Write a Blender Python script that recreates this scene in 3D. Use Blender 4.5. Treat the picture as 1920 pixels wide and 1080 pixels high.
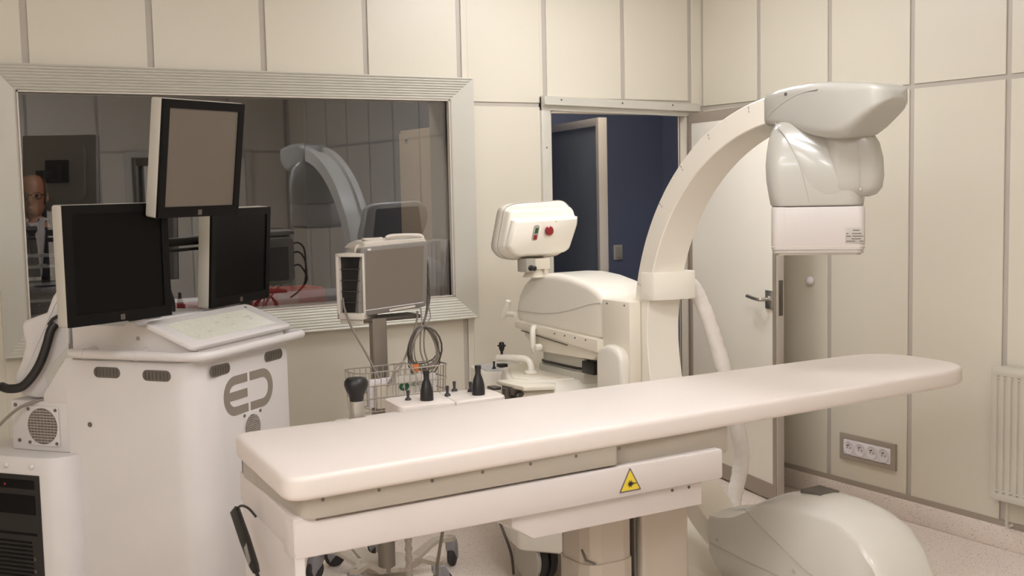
import bpy, bmesh, math, random
from mathutils import Vector, Matrix
random.seed(7)
S = bpy.context.scene
for o in list(bpy.data.objects): bpy.data.objects.remove(o)
COL = S.collection
R = math.radians

# ------------------------------------------------------------------ camera
cam_d = bpy.data.cameras.new('camera'); cam = bpy.data.objects.new('camera', cam_d); COL.objects.link(cam)
az, pit, roll = R(58.95), math.atan2(190.5, 2184), 0.02156
fw = Vector((math.cos(az)*math.cos(pit), math.sin(az)*math.cos(pit), -math.sin(pit)))
r0 = Vector((math.sin(az), -math.cos(az), 0)); u0 = r0.cross(fw)
rt = r0*math.cos(roll) - u0*math.sin(roll); up = u0*math.cos(roll) + r0*math.sin(roll)
cam.matrix_world = Matrix(((rt.x, up.x, -fw.x, 0), (rt.y, up.y, -fw.y, 0), (rt.z, up.z, -fw.z, 1.65), (0, 0, 0, 1)))
cam_d.sensor_width = 36; cam_d.lens = 36*2184/1920; cam_d.clip_start = 0.05; cam_d.clip_end = 60
cam_d.dof.use_dof = True; cam_d.dof.focus_distance = 4.7; cam_d.dof.aperture_fstop = 5.0
S.camera = cam
# ------------------------------------------------------------------ world, exposure, ceiling lamps
W = bpy.data.worlds.new('world'); S.world = W; W.use_nodes = True
W.node_tree.nodes['Background'].inputs[0].default_value = (1, .93, .84, 1)
W.node_tree.nodes['Background'].inputs[1].default_value = 0.02
S.view_settings.view_transform = 'Standard'; S.view_settings.look = 'None'
S.view_settings.gamma = 1; S.view_settings.use_curve_mapping = False
S.view_settings.exposure = 0.0
LAMP_COL = (.945, .965, 1.03); LAMP_POWER = 18.0
LAMPS = [(3.2, 4.2, .27), (2.1, 2.2, .31), (-.2, 1.2, .29), (-1.4, 1.2, .29), (-1.4, -.2, .29), (1.4, .5, .28)]

# ------------------------------------------------------------------ materials
def lin(c):
    return tuple(((v/255)/12.92 if v/255 <= .04045 else ((v/255+.055)/1.055)**2.4) for v in c)
def mat(name, rgb, rough=.45, metal=0, var=.03, scale=6, bump=0, bscale=80, emit=0, spec=.5, coat=0):
    m = bpy.data.materials.new(name); m.use_nodes = True; N = m.node_tree.nodes; L = m.node_tree.links
    b = N['Principled BSDF']; c = lin(rgb)
    tc = N.new('ShaderNodeTexCoord'); nz = N.new('ShaderNodeTexNoise'); nz.inputs['Scale'].default_value = scale
    nz.inputs['Detail'].default_value = 4
    L.new(tc.outputs['Object'], nz.inputs['Vector'])
    rp = N.new('ShaderNodeValToRGB'); L.new(nz.outputs['Fac'], rp.inputs['Fac'])
    rp.color_ramp.elements[0].position = .3; rp.color_ramp.elements[1].position = .7
    rp.color_ramp.elements[0].color = (*[max(0, v*(1-var)) for v in c], 1)
    rp.color_ramp.elements[1].color = (*[min(1, v*(1+var)) for v in c], 1)
    L.new(rp.outputs['Color'], b.inputs['Base Color'])
    b.inputs['Roughness'].default_value = rough; b.inputs['Metallic'].default_value = metal
    b.inputs['Specular IOR Level'].default_value = spec; b.inputs['Coat Weight'].default_value = coat
    if bump:
        n2 = N.new('ShaderNodeTexNoise'); n2.inputs['Scale'].default_value = bscale
        L.new(tc.outputs['Object'], n2.inputs['Vector'])
        bp = N.new('ShaderNodeBump'); bp.inputs['Strength'].default_value = bump; bp.inputs['Distance'].default_value = .002
        L.new(n2.outputs['Fac'], bp.inputs['Height']); L.new(bp.outputs['Normal'], b.inputs['Normal'])
    if emit:
        L.new(rp.outputs['Color'], b.inputs['Emission Color']); b.inputs['Emission Strength'].default_value = emit
    return m
M = {}
M['wall'] = mat('cream_wall_panel', (220, 212, 195), .38, var=.012, scale=1.5, bump=.05, bscale=200)
M['strip'] = mat('grey_joint_profile', (188, 179, 168), .4, var=.02)
M['alu'] = mat('satin_aluminium', (206, 202, 190), .42, metal=.15, var=.02, bump=.05, bscale=300)
M['trim'] = mat('grey_trim', (165, 152, 138), .45, var=.03)
M['steel'] = mat('brushed_steel', (190, 185, 178), .28, metal=.9, var=.05, scale=30)
M['darkmetal'] = mat('dark_metal', (105, 98, 90), .35, metal=.6)
M['leaf'] = mat('door_leaf_laminate', (246, 239, 225), .4, var=.012, scale=2)
M['ceil'] = mat('white_ceiling', (232, 226, 214), .8)
M['cream'] = mat('cream_enamel', (244, 237, 223), .28, var=.012, scale=3, coat=.15)
M['cream2'] = mat('cream_enamel_warm', (240, 231, 213), .32, var=.012, scale=3)
M['grey'] = mat('warm_grey_plastic', (212, 207, 196), .25, var=.015, scale=3, coat=.2)
M['white'] = mat('pinkish_white_powder_coat', (212, 203, 197), .38, var=.015, scale=4, bump=.03, bscale=400)
M['conwhite'] = mat('console_powder_coat', (216, 210, 206), .38, var=.015, scale=4, bump=.03, bscale=400)
M['detwhite'] = mat('detector_housing_white', (200, 191, 184), .38, var=.015, scale=4)
M['radiator'] = mat('radiator_enamel', (206, 198, 183), .35, var=.015, scale=4)
M['headgrey'] = mat('detector_grey_plastic', (182, 178, 168), .25, var=.015, scale=3, coat=.2)
M['padtop'] = mat('white_table_laminate', (224, 213, 204), .42, var=.018, scale=2.2)
M['rail'] = mat('grey_rail', (176, 167, 153), .4, var=.02)
M['black'] = mat('black_plastic', (28, 25, 24), .4, var=.1)
M['blacks'] = mat('black_screen', (11, 9, 8), .35, var=.05, spec=.12)
M['bezel'] = mat('black_bezel', (13, 11, 10), .45, var=.05, spec=.16)
M['silver'] = mat('silver_plastic', (190, 184, 172), .4, var=.02)
M['greyplastic'] = mat('monitor_grey_plastic', (132, 126, 119), .45, var=.02)
M['lightplastic'] = mat('light_beige_plastic', (214, 205, 192), .42, var=.02)
M['offscreen'] = mat('grey_lcd_off', (124, 115, 104), .3, var=.02)
M['browngrey'] = mat('brownish_grey_screen', (100, 90, 79), .4, var=.02, scale=2, emit=.10, spec=.3)  # brownish grey screen colour with a weak emission of the same tone
M['rubber'] = mat('dark_rubber', (58, 54, 54), .7, var=.08)
M['castor'] = mat('castor_grey', (150, 148, 150), .4, var=.03)
M['basegrey'] = mat('warm_grey_metal', (188, 176, 160), .42, var=.03)
M['post'] = mat('grey_post', (140, 130, 118), .4, metal=.3, var=.03)
M['wire'] = mat('chromed_wire', (186, 178, 168), .3, metal=.7, var=.03)
M['cable'] = mat('grey_cable', (136, 126, 114), .5, var=.06)
M['cabledark'] = mat('dark_cable', (88, 80, 74), .5, var=.1)
M['paper'] = mat('white_paper', (226, 219, 220), .8, var=.02, scale=12)
M['paper2'] = mat('cream_paper', (214, 204, 188), .8, var=.02, scale=12)
M['red'] = mat('red_plastic', (205, 38, 30), .5, var=.05)
M['redlight'] = mat('pale_red_card', (200, 110, 95), .6, var=.04)
M['blue'] = mat('dark_blue_wall', (108, 116, 142), .7, var=.03, scale=2)
M['darkdoor'] = mat('dark_door', (104, 108, 116), .6, var=.04)
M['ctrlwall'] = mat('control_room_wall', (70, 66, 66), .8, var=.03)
M['tan'] = mat('tan_cabinet', (220, 202, 184), .5, var=.02)
M['orange'] = mat('orange_tag', (226, 118, 56), .5)
M['green'] = mat('green_mark', (70, 150, 60), .5)
M['greenlogo'] = mat('dark_green_print', (40, 92, 62), .5)
M['redbtn'] = mat('red_button', (150, 30, 34), .3, coat=.4)
M['yellow'] = mat('yellow_sign', (226, 200, 60), .5, var=.02)
M['logo'] = mat('grey_logo_print', (140, 130, 118), .5, var=.03)
M['mesh'] = mat('vent_mesh_grey', (158, 149, 139), .5, var=.1, scale=60)
M['darkslot'] = mat('dark_slot', (104, 96, 88), .6, var=.1)
M['label'] = mat('silver_label', (176, 169, 159), .4, var=.02)
M['ink'] = mat('grey_ink', (110, 102, 94), .6)
M['skin'] = mat('skin', (202, 142, 112), .45, var=.05, scale=20)
M['suit'] = mat('dark_suit', (34, 34, 40), .8, var=.1, scale=80)
M['shirt'] = mat('white_shirt', (222, 214, 216), .7, var=.02)
M['tie'] = mat('dark_tie', (30, 32, 44), .6, var=.1)
M['hair'] = mat('short_brown_hair', (92, 66, 50), .7, var=.1)
M['hose'] = mat('white_sleeve_fabric', (236, 228, 220), .6, var=.03, scale=30, bump=.35, bscale=45)
M['hosegrey'] = mat('translucent_grey_hose', (190, 182, 170), .4, var=.1, scale=50)
M['acrylic'] = mat('pale_acrylic', (200, 198, 200), .12, var=.02)

def floor_mat():
    m = mat('speckled_vinyl_floor', (234, 220, 208), .42, var=.02, scale=4); N = m.node_tree.nodes; L = m.node_tree.links
    b = N['Principled BSDF']; base = b.inputs['Base Color'].links[0].from_socket
    tc = [n for n in N if n.type == 'TEX_COORD'][0]; prev = base
    for sc, thr, colr, w in ((95, .20, (92, 80, 70), .9), (150, .22, (128, 112, 98), .8), (120, .2, (232, 220, 208), .7)):
        v = N.new('ShaderNodeTexVoronoi'); v.inputs['Scale'].default_value = sc; v.inputs['Randomness'].default_value = 1
        mp = N.new('ShaderNodeMapping'); mp.inputs['Location'].default_value = (sc, sc*.3, 0)
        L.new(tc.outputs['Object'], mp.inputs['Vector']); L.new(mp.outputs['Vector'], v.inputs['Vector'])
        rp = N.new('ShaderNodeValToRGB'); rp.color_ramp.elements[0].position = thr*.8; rp.color_ramp.elements[1].position = thr*1.3
        rp.color_ramp.elements[0].color = (w, w, w, 1); rp.color_ramp.elements[1].color = (0, 0, 0, 1)
        L.new(v.outputs['Distance'], rp.inputs['Fac'])
        wn = N.new('ShaderNodeMath'); wn.operation = 'GREATER_THAN'; wn.inputs[1].default_value = .55
        sx = N.new('ShaderNodeSeparateColor'); L.new(v.outputs['Color'], sx.inputs[0]); L.new(sx.outputs[0], wn.inputs[0])
        mu = N.new('ShaderNodeMath'); mu.operation = 'MULTIPLY'; L.new(rp.outputs['Color'], mu.inputs[0]); L.new(wn.outputs[0], mu.inputs[1])
        mx = N.new('ShaderNodeMixRGB'); L.new(mu.outputs[0], mx.inputs[0]); L.new(prev, mx.inputs[1]); mx.inputs[2].default_value = (*lin(colr), 1)
        prev = mx.outputs[0]
    L.new(prev, b.inputs['Base Color']); return m
M['floor'] = floor_mat()

def glass_mat():
    m = bpy.data.materials.new('leaded_viewing_glass'); m.use_nodes = True; N = m.node_tree.nodes; L = m.node_tree.links
    N.clear(); out = N.new('ShaderNodeOutputMaterial'); mx = N.new('ShaderNodeMixShader')
    fr = N.new('ShaderNodeFresnel'); fr.inputs['IOR'].default_value = 2.75
    t = N.new('ShaderNodeBsdfTransparent'); t.inputs[0].default_value = (.90, .91, .93, 1)
    g = N.new('ShaderNodeBsdfGlossy'); g.inputs['Roughness'].default_value = 0.0; g.inputs[0].default_value = (.90, .93, 1, 1)
    L.new(fr.outputs[0], mx.inputs[0]); L.new(t.outputs[0], mx.inputs[1]); L.new(g.outputs[0], mx.inputs[2]); L.new(mx.outputs[0], out.inputs[0])
    return m
M['glass'] = glass_mat()

def touch_mat():
    m = mat('touch_screen_interface', (202, 199, 184), .3, var=.02, emit=.12); N = m.node_tree.nodes; L = m.node_tree.links
    b = N['Principled BSDF']; base = b.inputs['Base Color'].links[0].from_socket
    tc = [n for n in N if n.type == 'TEX_COORD'][0]
    br = N.new('ShaderNodeTexBrick'); br.inputs['Scale'].default_value = 9; br.inputs['Mortar Size'].default_value = .03
    br.inputs[1].default_value = (*lin((208, 205, 190)), 1); br.inputs[2].default_value = (*lin((196, 196, 180)), 1); br.inputs[3].default_value = (*lin((214, 209, 195)), 1)
    L.new(tc.outputs['Object'], br.inputs['Vector'])
    mx = N.new('ShaderNodeMixRGB'); mx.inputs[0].default_value = .5; L.new(base, mx.inputs[1]); L.new(br.outputs[0], mx.inputs[2])
    L.new(mx.outputs[0], b.inputs['Base Color']); L.new(mx.outputs[0], b.inputs['Emission Color']); return m
M['touch'] = touch_mat()

def lamp_mat():
    m = bpy.data.materials.new('lamp_diffuser'); m.use_nodes = True; N = m.node_tree.nodes; L = m.node_tree.links
    b = N['Principled BSDF']; b.inputs['Base Color'].default_value = (.9, .9, .9, 1)
    b.inputs['Emission Color'].default_value = (*LAMP_COL, 1); b.inputs['Emission Strength'].default_value = LAMP_POWER
    return m
M['lamp'] = lamp_mat()
M['lampfill'] = mat('dim_fill_lamp', (255, 246, 232), .5, emit=17.0)

# ------------------------------------------------------------------ mesh helpers (all shapes are given in world metres)
WM = {}
def V3(p): return Vector(p)
def bmn(): return bmesh.new()
def finish(bm, name, smooth=True, ang=38):
    bmesh.ops.recalc_face_normals(bm, faces=bm.faces)
    me = bpy.data.meshes.new(name); bm.to_mesh(me); bm.free()
    if smooth:
        me.polygons.foreach_set('use_smooth', [True]*len(me.polygons)); me.set_sharp_from_angle(angle=R(ang))
    me.update(); return me
def link(name, bm, m, parent=None, smooth=True, ang=38, label=None, kind=None, split=False):
    if split:                                                      # each loose piece becomes an object of its own
        seen = set(); isl = []
        for v in bm.verts:
            if v in seen: continue
            st, grp = [v], []; seen.add(v)
            while st:
                q = st.pop(); grp.append(q)
                for e in q.link_edges:
                    w = e.other_vert(q)
                    if w not in seen: seen.add(w); st.append(w)
            isl.append(grp)
        res = []
        for grp in isl:
            b2 = bmn(); mp = {v: b2.verts.new(v.co) for v in grp}; fs = {f for v in grp for f in v.link_faces}
            for f in fs: b2.faces.new([mp[v] for v in f.verts])
            res.append(link(name, b2, m, parent, smooth, ang, label, kind))
        bm.free(); return res
    if parent is not None:
        Mw = WM[parent]; bm.transform(Mw.inverted())
    else:
        xs = [v.co for v in bm.verts]
        lo = Vector((min(v.x for v in xs), min(v.y for v in xs), min(v.z for v in xs)))
        hi = Vector((max(v.x for v in xs), max(v.y for v in xs), max(v.z for v in xs)))
        Mw = Matrix.Translation(((lo.x+hi.x)/2, (lo.y+hi.y)/2, lo.z)); bm.transform(Mw.inverted())
    me = finish(bm, name, smooth, ang); me.materials.append(M[m] if isinstance(m, str) else m)
    o = bpy.data.objects.new(name, me); COL.objects.link(o)
    if parent is not None: o.parent = parent
    else: o.matrix_world = Mw
    WM[o] = Mw
    if label: o['label'] = label
    if kind: o['kind'] = kind
    return o
def tag(o, label, cat, group=None):
    o['label'] = label; o['category'] = cat
    if group: o['group'] = group
    return o
def thing(name, loc, label=None, cat=None, group=None, kind=None):
    o = bpy.data.objects.new(name, None); COL.objects.link(o); o.location = loc; o.empty_display_size = .1
    WM[o] = Matrix.Translation(loc)
    if label: o['label'] = label
    if cat: o['category'] = cat
    if group: o['group'] = group
    if kind: o['kind'] = kind
    return o
def frame(o, a, b, c):
    o, a, b, c = V3(o), V3(a), V3(b), V3(c)
    return lambda x, y, z: o + a*x + b*y + c*z
ID = lambda x, y, z: Vector((x, y, z))
def loft(bm, rings, caps=True, closed=False):
    vs = [[bm.verts.new(p) for p in r] for r in rings]; n = len(vs[0])
    pairs = list(zip(vs, vs[1:])) + ([(vs[-1], vs[0])] if closed else [])
    for A, B in pairs:
        for i in range(n):
            j = (i+1) % n
            try: bm.faces.new((A[i], A[j], B[j], B[i]))
            except ValueError: pass
    if caps and not closed:
        bm.faces.new(vs[0]); bm.faces.new(vs[-1])
    return bm
def rr(hx, hy, r, n=5, cx=0, cy=0):
    r = min(r, hx*.999, hy*.999); P = []
    for (sx, sy, a0) in ((1, 1, 0), (-1, 1, 90), (-1, -1, 180), (1, -1, 270)):
        for i in range(n+1):
            a = R(a0 + 90*i/n); P.append((cx+sx*(hx-r)+r*math.cos(a), cy+sy*(hy-r)+r*math.sin(a)))
    return P
def off2(P, d):
    n = len(P); A = sum(P[i][0]*P[(i+1) % n][1]-P[(i+1) % n][0]*P[i][1] for i in range(n)); s = 1 if A > 0 else -1; Q = []
    for i in range(n):
        p, q, w = Vector(P[i-1]), Vector(P[i]), Vector(P[(i+1) % n])
        e1, e2 = (q-p), (w-q)
        if e1.length < 1e-7 or e2.length < 1e-7: Q.append(tuple(q)); continue
        e1.normalize(); e2.normalize(); n1 = Vector((-e1.y, e1.x))*s; n2 = Vector((-e2.y, e2.x))*s
        m = n1+n2
        if m.length < 1e-6: Q.append(tuple(q+n1*d)); continue
        m.normalize(); k = d/max(.35, m.dot(n1)); Q.append(tuple(q+m*k))
    return Q
def prism(bm, P, n0, n1, fr=ID, bev=0, steps=2):
    """outline P in (a,b), extruded n0..n1; fr maps (a,b,n) to world"""
    if not bev: rings = [[fr(a, b, n) for a, b in P] for n in (n0, n1)]
    else:
        lev = []
        for i in range(steps+1):
            t = R(90*i/steps); lev.append((n0+bev*(1-math.sin(t)), bev*(1-math.cos(t))))
        seq = lev[::-1]; seq = [(n0+bev*(1-math.sin(R(90*i/steps))), bev*(1-math.cos(R(90*i/steps)))) for i in range(steps, -1, -1)]
        hi = [(n1-bev*(1-math.sin(R(90*i/steps))), bev*(1-math.cos(R(90*i/steps)))) for i in range(0, steps+1)]
        rings = []
        for n, d in seq+hi:
            rings.append([fr(a, b, n) for a, b in (off2(P, d) if d > 1e-9 else P)])
    return loft(bm, rings)
def box(bm, x, y, z, bev=0, fr=ID, steps=2):
    (x0, x1), (y0, y1), (z0, z1) = x, y, z
    if bev:
        P = rr((x1-x0)/2, (y1-y0)/2, bev, 2, (x0+x1)/2, (y0+y1)/2)
        return prism(bm, P, z0, z1, fr, min(bev, (z1-z0)*.49, (x1-x0)*.3, (y1-y0)*.3), steps)
    return prism(bm, [(x0, y0), (x1, y0), (x1, y1), (x0, y1)], z0, z1, fr)
def B(x, y, z, bev=0, fr=ID): return box(bmn(), x, y, z, bev, fr)
def spline(P, k=6, closed=False):
    P = [V3(p) for p in P]; n = len(P); out = []
    rng = range(n if closed else n-1)
    for i in rng:
        if closed: a, b, c, d = P[i-1], P[i], P[(i+1) % n], P[(i+2) % n]
        else: a, b, c, d = P[max(0, i-1)], P[i], P[i+1], P[min(n-1, i+2)]
        for j in range(k):
            t = j/k
            out.append(.5*((2*b)+(c-a)*t+(2*a-5*b+4*c-d)*t*t+(3*b-a-3*c+d)*t**3))
    if not closed: out.append(P[-1])
    return out
def tube(bm, P, r, seg=8, closed=False):
    P = [V3(p) for p in P]; n = len(P); rs = r if isinstance(r, (list, tuple)) else [r]*n
    T = []
    for i in range(n):
        a = P[i-1] if (i > 0 or closed) else P[0]; b = P[(i+1) % n] if (i < n-1 or closed) else P[-1]
        t = (b-a); T.append(t.normalized() if t.length > 1e-9 else Vector((0, 0, 1)))
    ref = Vector((0, 0, 1)) if abs(T[0].z) < .9 else Vector((1, 0, 0)); nrm = (ref - T[0]*ref.dot(T[0])).normalized(); rings = []
    for i in range(n):
        nrm = (nrm - T[i]*nrm.dot(T[i])); nrm = nrm.normalized() if nrm.length > 1e-6 else T[i].orthogonal().normalized()
        bi = T[i].cross(nrm)
        rings.append([P[i]+(nrm*math.cos(2*math.pi*k/seg)+bi*math.sin(2*math.pi*k/seg))*rs[i] for k in range(seg)])
    return loft(bm, rings, True, closed)
def lathe(bm, prof, o, axis=(0, 0, 1), seg=20):
    o = V3(o); ax = V3(axis).normalized(); a = ax.orthogonal().normalized(); b = ax.cross(a)
    return loft(bm, [[o+ax*h+(a*math.cos(2*math.pi*k/seg)+b*math.sin(2*math.pi*k/seg))*max(r, 1e-4) for k in range(seg)] for r, h in prof])
def cyl(bm, o, axis, r, h, seg=20, bev=0):
    if bev: return lathe(bm, [(r-bev, 0), (r, bev), (r, h-bev), (r-bev, h)], o, axis, seg)
    return lathe(bm, [(r, 0), (r, h)], o, axis, seg)
def ball(bm, o, r, seg=14, rings=8, sq=(1, 1, 1)):
    o = V3(o); RR = []
    for i in range(rings+1):
        t = math.pi*i/rings; rad = max(math.sin(t), 1e-3)
        RR.append([o+Vector((sq[0]*r*rad*math.cos(2*math.pi*k/seg), sq[1]*r*rad*math.sin(2*math.pi*k/seg), -sq[2]*r*math.cos(t))) for k in range(seg)])
    return loft(bm, RR)
def text_bm(body, size, fr, depth=.0008, align='LEFT'):
    cu = bpy.data.curves.new('t', 'FONT'); cu.body = body; cu.size = size; cu.extrude = depth/2; cu.align_x = align; cu.resolution_u = 3
    ob = bpy.data.objects.new('t', cu); COL.objects.link(ob); dg = bpy.context.evaluated_depsgraph_get()
    me = bpy.data.meshes.new_from_object(ob.evaluated_get(dg)); bm = bmn(); bm.from_mesh(me)
    bpy.data.objects.remove(ob); bpy.data.curves.remove(cu); bpy.data.meshes.remove(me)
    for v in bm.verts: v.co = fr(v.co.x, v.co.y, v.co.z)
    return bm

# ================================================================== ROOM SHELL
YB, XR, HC = 5.233, 4.455, 2.9
link('floor', B((-2.2, 5.7), (-1.75, 8.6), (-.1, 0)), 'floor', kind='structure', smooth=False)
link('ceiling', B((-2.2, 5.7), (-1.75, 8.6), (HC, HC+.1)), 'ceil', kind='structure', smooth=False)
def rects_minus(r, holes):
    out = [r]
    for hx0, hx1, hz0, hz1 in holes:
        new = []
        for a0, a1, z0, z1 in out:
            if hx1 <= a0 or hx0 >= a1 or hz1 <= z0 or hz0 >= z1: new.append((a0, a1, z0, z1)); continue
            if a0 < hx0: new.append((a0, hx0, z0, z1))
            if hx1 < a1: new.append((hx1, a1, z0, z1))
            m0, m1 = max(a0, hx0), min(a1, hx1)
            if z0 < hz0: new.append((m0, m1, z0, hz0))
            if hz1 < z1: new.append((m0, m1, hz1, z1))
        out = new
    return out
GAP = .014
def clad(wall, joints, holes, fr, rail=2.0745):
    """cream panels standing proud of the grey joint profiles; fr(along, height, depth)"""
    for a, b in zip(joints, joints[1:]):
        for z0, z1 in ((.127, rail-.011), (rail+.011, HC)):
            bm = bmn()
            for q in rects_minus((a+GAP, b-GAP, z0, z1), holes):
                if q[1]-q[0] > .004 and q[3]-q[2] > .004: prism(bm, [(q[0], q[2]), (q[1], q[2]), (q[1], q[3]), (q[0], q[3])], 0, .007, fr, .0015, 1)
            if len(bm.verts): link('wall_panel', bm, 'wall', wall, smooth=False)
            else: bm.free()
# back wall with window and doorway openings
bm = bmn()
for q in rects_minus((-2.2, 4.60, 0, HC), [(.77, 2.815, 1.093, 2.095), (3.40, 4.325, -1, 2.047)]):
    box(bm, (q[0], q[1]), (YB+.007, YB+(.245 if q[0] < 3.39 else .06)), (q[2], q[3]))
wall_back = link('wall_back', bm, 'strip', kind='structure', smooth=False)
jb = [.818+.5125*k for k in range(-6, 7)] + [4.367, XR+.02]
clad(wall_back, jb, [(.67, 2.915, .99, 2.19), (3.35, 4.36, 0, 2.115)], frame((0, YB+.007, 0), (1, 0, 0), (0, 0, 1), (0, -1, 0)))
# right wall
wall_right = link('wall_right', B((XR+.007, XR+.2), (-1.75, YB+.1), (0, HC)), 'strip', kind='structure', smooth=False)
jr = [YB+.005] + [4.764-.5125*k for k in range(0, 13)]
clad(wall_right, jr[::-1], [], frame((XR+.007, 0, 0), (0, 1, 0), (0, 0, 1), (-1, 0, 0)))
# wall behind the camera (seen only as a reflection in the viewing window) with a double door
YO = -1.5
wall_front = link('wall_front', B((-2.2, 4.6), (YO-.2, YO-.007), (0, HC)), 'strip', kind='structure', smooth=False)
clad(wall_front, [-1.45+.66*k for k in range(0, 9)]+[XR], [(2.75, 4.05, 0, 2.08)], frame((0, YO-.007, 0), (1, 0, 0), (0, 0, 1), (0, 1, 0)))
d2 = thing('door_2', (3.4, YO, 0), kind='structure')
bm = bmn()
for x in ((2.75, 2.81), (3.99, 4.05)): box(bm, x, (YO-.01, YO+.03), (0, 2.02))
box(bm, (2.75, 4.05), (YO-.01, YO+.03), (2.02, 2.08)); link('door_frame', bm, 'alu', d2)
for x in ((2.813, 3.397), (3.403, 3.987)): link('door_leaf', B(x, (YO-.005, YO+.015), (.01, 2.017), .003), 'leaf', d2)
wall_left = link('wall_left', B((-2.2, -2.0), (YO, YB+.1), (0, HC)), 'strip', kind='structure', smooth=False)
clad(wall_left, [YO+.01+.56*k for k in range(0, 13)], [], frame((-2.0, 0, 0), (0, 1, 0), (0, 0, 1), (1, 0, 0)))
# coved vinyl skirting with a grey trim
for nm, cove, trm in (
    ('baseboard_back', [((-2.0, 3.345), (YB-.012, YB+.008)), ((4.37, XR), (YB-.012, YB+.008))], [((-2.0, 3.345), (YB-.006, YB+.007)), ((4.37, XR), (YB-.006, YB+.007))]),
    ('baseboard_right', [((XR-.012, XR+.008), (YO, YB))], [((XR-.006, XR+.007), (YO, YB))])):
    bm = bmn()
    for x, y in cove: box(bm, x, y, (0, .102), .004)
    o = link(nm, bm, 'floor', kind='structure')
    bm = bmn()
    for x, y in trm: box(bm, x, y, (.102, .128))
    link('trim_strip', bm, 'trim', o)

# ---- viewing window
wi = thing('window_1', (1.79, YB, 1.0), kind='structure')
ox0, ox1, oz0, oz1 = .665, 2.925, .981, 2.20; ix0, ix1, iz0, iz1 = .775, 2.811, 1.096, 2.092
yo, yi = YB-.040, YB+.012
def fframe(name, oa, ob, ia, ib, ribs):
    """one mitred member: outer edge oa-ob stands proud, inner edge ia-ib sits back at the glass; ribbed lengthwise"""
    bm = bmn(); n = ribs; prof = []
    for k in range(n*4+1):
        t = k/(n*4); d = (0, -.0028, -.0034, -.0028)[k % 4] if ribs > 1 else 0
        prof.append((t, d))
    A, Bq = [], []
    for t, d in prof:
        y = yo+(yi-yo)*t+d
        A.append(Vector((oa[0]+(ia[0]-oa[0])*t, y, oa[1]+(ia[1]-oa[1])*t))); Bq.append(Vector((ob[0]+(ib[0]-ob[0])*t, y, ob[1]+(ib[1]-ob[1])*t)))
    A += [Vector((ia[0], YB+.03, ia[1])), Vector((oa[0], YB+.005, oa[1]))]; Bq += [Vector((ib[0], YB+.03, ib[1])), Vector((ob[0], YB+.005, ob[1]))]
    loft(bm, [A, Bq]); return link(name, bm, 'alu', wi, smooth=False)
fframe('frame_head', (ox0, oz1), (ox1, oz1), (ix0, iz1), (ix1, iz1), 9)
fframe('frame_sill', (ox0, oz0), (ox1, oz0), (ix0, iz0), (ix1, iz0), 9)
fframe('frame_jamb', (ox0, oz0), (ox0, oz1), (ix0, iz0), (ix0, iz1), 1)
fframe('frame_jamb', (ox1, oz0), (ox1, oz1), (ix1, iz0), (ix1, iz1), 1)
bm = bmn()
for x, z in (((ix0, ix0+.006), (iz0, iz1)), ((ix1-.006, ix1), (iz0, iz1)), ((ix0, ix1), (iz0, iz0+.006)), ((ix0, ix1), (iz1-.006, iz1))): box(bm, x, (YB+.006, YB+.03), z)
link('glazing_bead', bm, 'lightplastic', wi, split=True)
bm = bmn(); bm.faces.new([bm.verts.new(p) for p in ((ix0-.004, YB+.040, iz0-.003), (ix1+.004, YB+.040, iz0-.003), (ix1+.004, YB+.040, iz1+.003), (ix0-.004, YB+.040, iz1+.003))])
link('glass_pane', bm, 'glass', wi, smooth=False)

# ---- doorway with open leaf
d1 = thing('door_1', (3.86, YB, 0), kind='structure')
bm = bmn(); box(bm, (3.345, 3.40), (YB-.02, YB+.06), (0, 2.118), .004); link('door_jamb', bm, 'alu', d1)
bm = bmn(); box(bm, (4.325, 4.366), (YB-.012, YB+.05), (0, 2.06), .003); link('door_jamb', bm, 'trim', d1)
bm = bmn(); fr = ID
loft(bm, [[Vector((x, y, z+dz)) for y, z in ((YB+.02, 2.047), (YB-.022, 2.047), (YB-.022, 2.068), (YB-.05, 2.075), (YB-.05, 2.112), (YB-.02, 2.122), (YB+.02, 2.122))] for x, dz in ((3.345, 0), (4.40, -.022))])
link('door_header', bm, 'alu', d1)
bm = bmn(); box(bm, (3.40, 3.408), (YB-.012, YB+.05), (0, 2.045)); box(bm, (3.40, 4.325), (YB-.012, YB+.05), (2.034, 2.044)); box(bm, (4.316, 4.325), (YB-.02, YB+.03), (0, 2.045))
link('door_seal', bm, 'paper2', d1, split=True)
bm = bmn()
for x, z in ((3.372, 1.85), (3.372, 1.35), (3.372, .9), (3.45, 2.1), (3.85, 2.09), (4.2, 2.085)): cyl(bm, (x, YB-(.02 if x < 3.4 else .05), z), (0, -1, 0), .005, .002, 8)
link('frame_screw', bm, 'darkmetal', d1, split=True)
th = R(11.5); hd = Vector((-math.sin(th), -math.cos(th), 0)); hn = Vector((math.cos(th), -math.sin(th), 0))
LF = frame((4.335, 5.205, 0), hd, (0, 0, 1), hn)       # (along leaf, height, thickness away from camera side)
leaf = link('door_leaf', B((.0, .905), (.012, 2.04), (0, .042), .002, LF), 'leaf', d1)
bm = bmn(); box(bm, (0, .03), (.012, 2.04), (-.003, .001), 0, LF); box(bm, (.872, .905), (.012, 2.04), (-.003, .001), 0, LF); box(bm, (.03, .872), (1.985, 2.04), (-.003, .001), 0, LF)
link('edge_profile', bm, 'trim', leaf, split=True)
link('kick_strip', B((.0, .905), (.012, .095), (-.0035, .001), 0, LF), 'trim', leaf)
link('edge_strip', B((.9045, .909), (.012, 2.04), (.003, .041), .001, LF), 'strip', leaf)
hb = bmn(); box(hb, (.815, .885), (1.0, 1.095), (-.012, -.002), .004, LF); cyl(hb, LF(.85, 1.05, -.012), -hn, .019, .012, 16)
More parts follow.
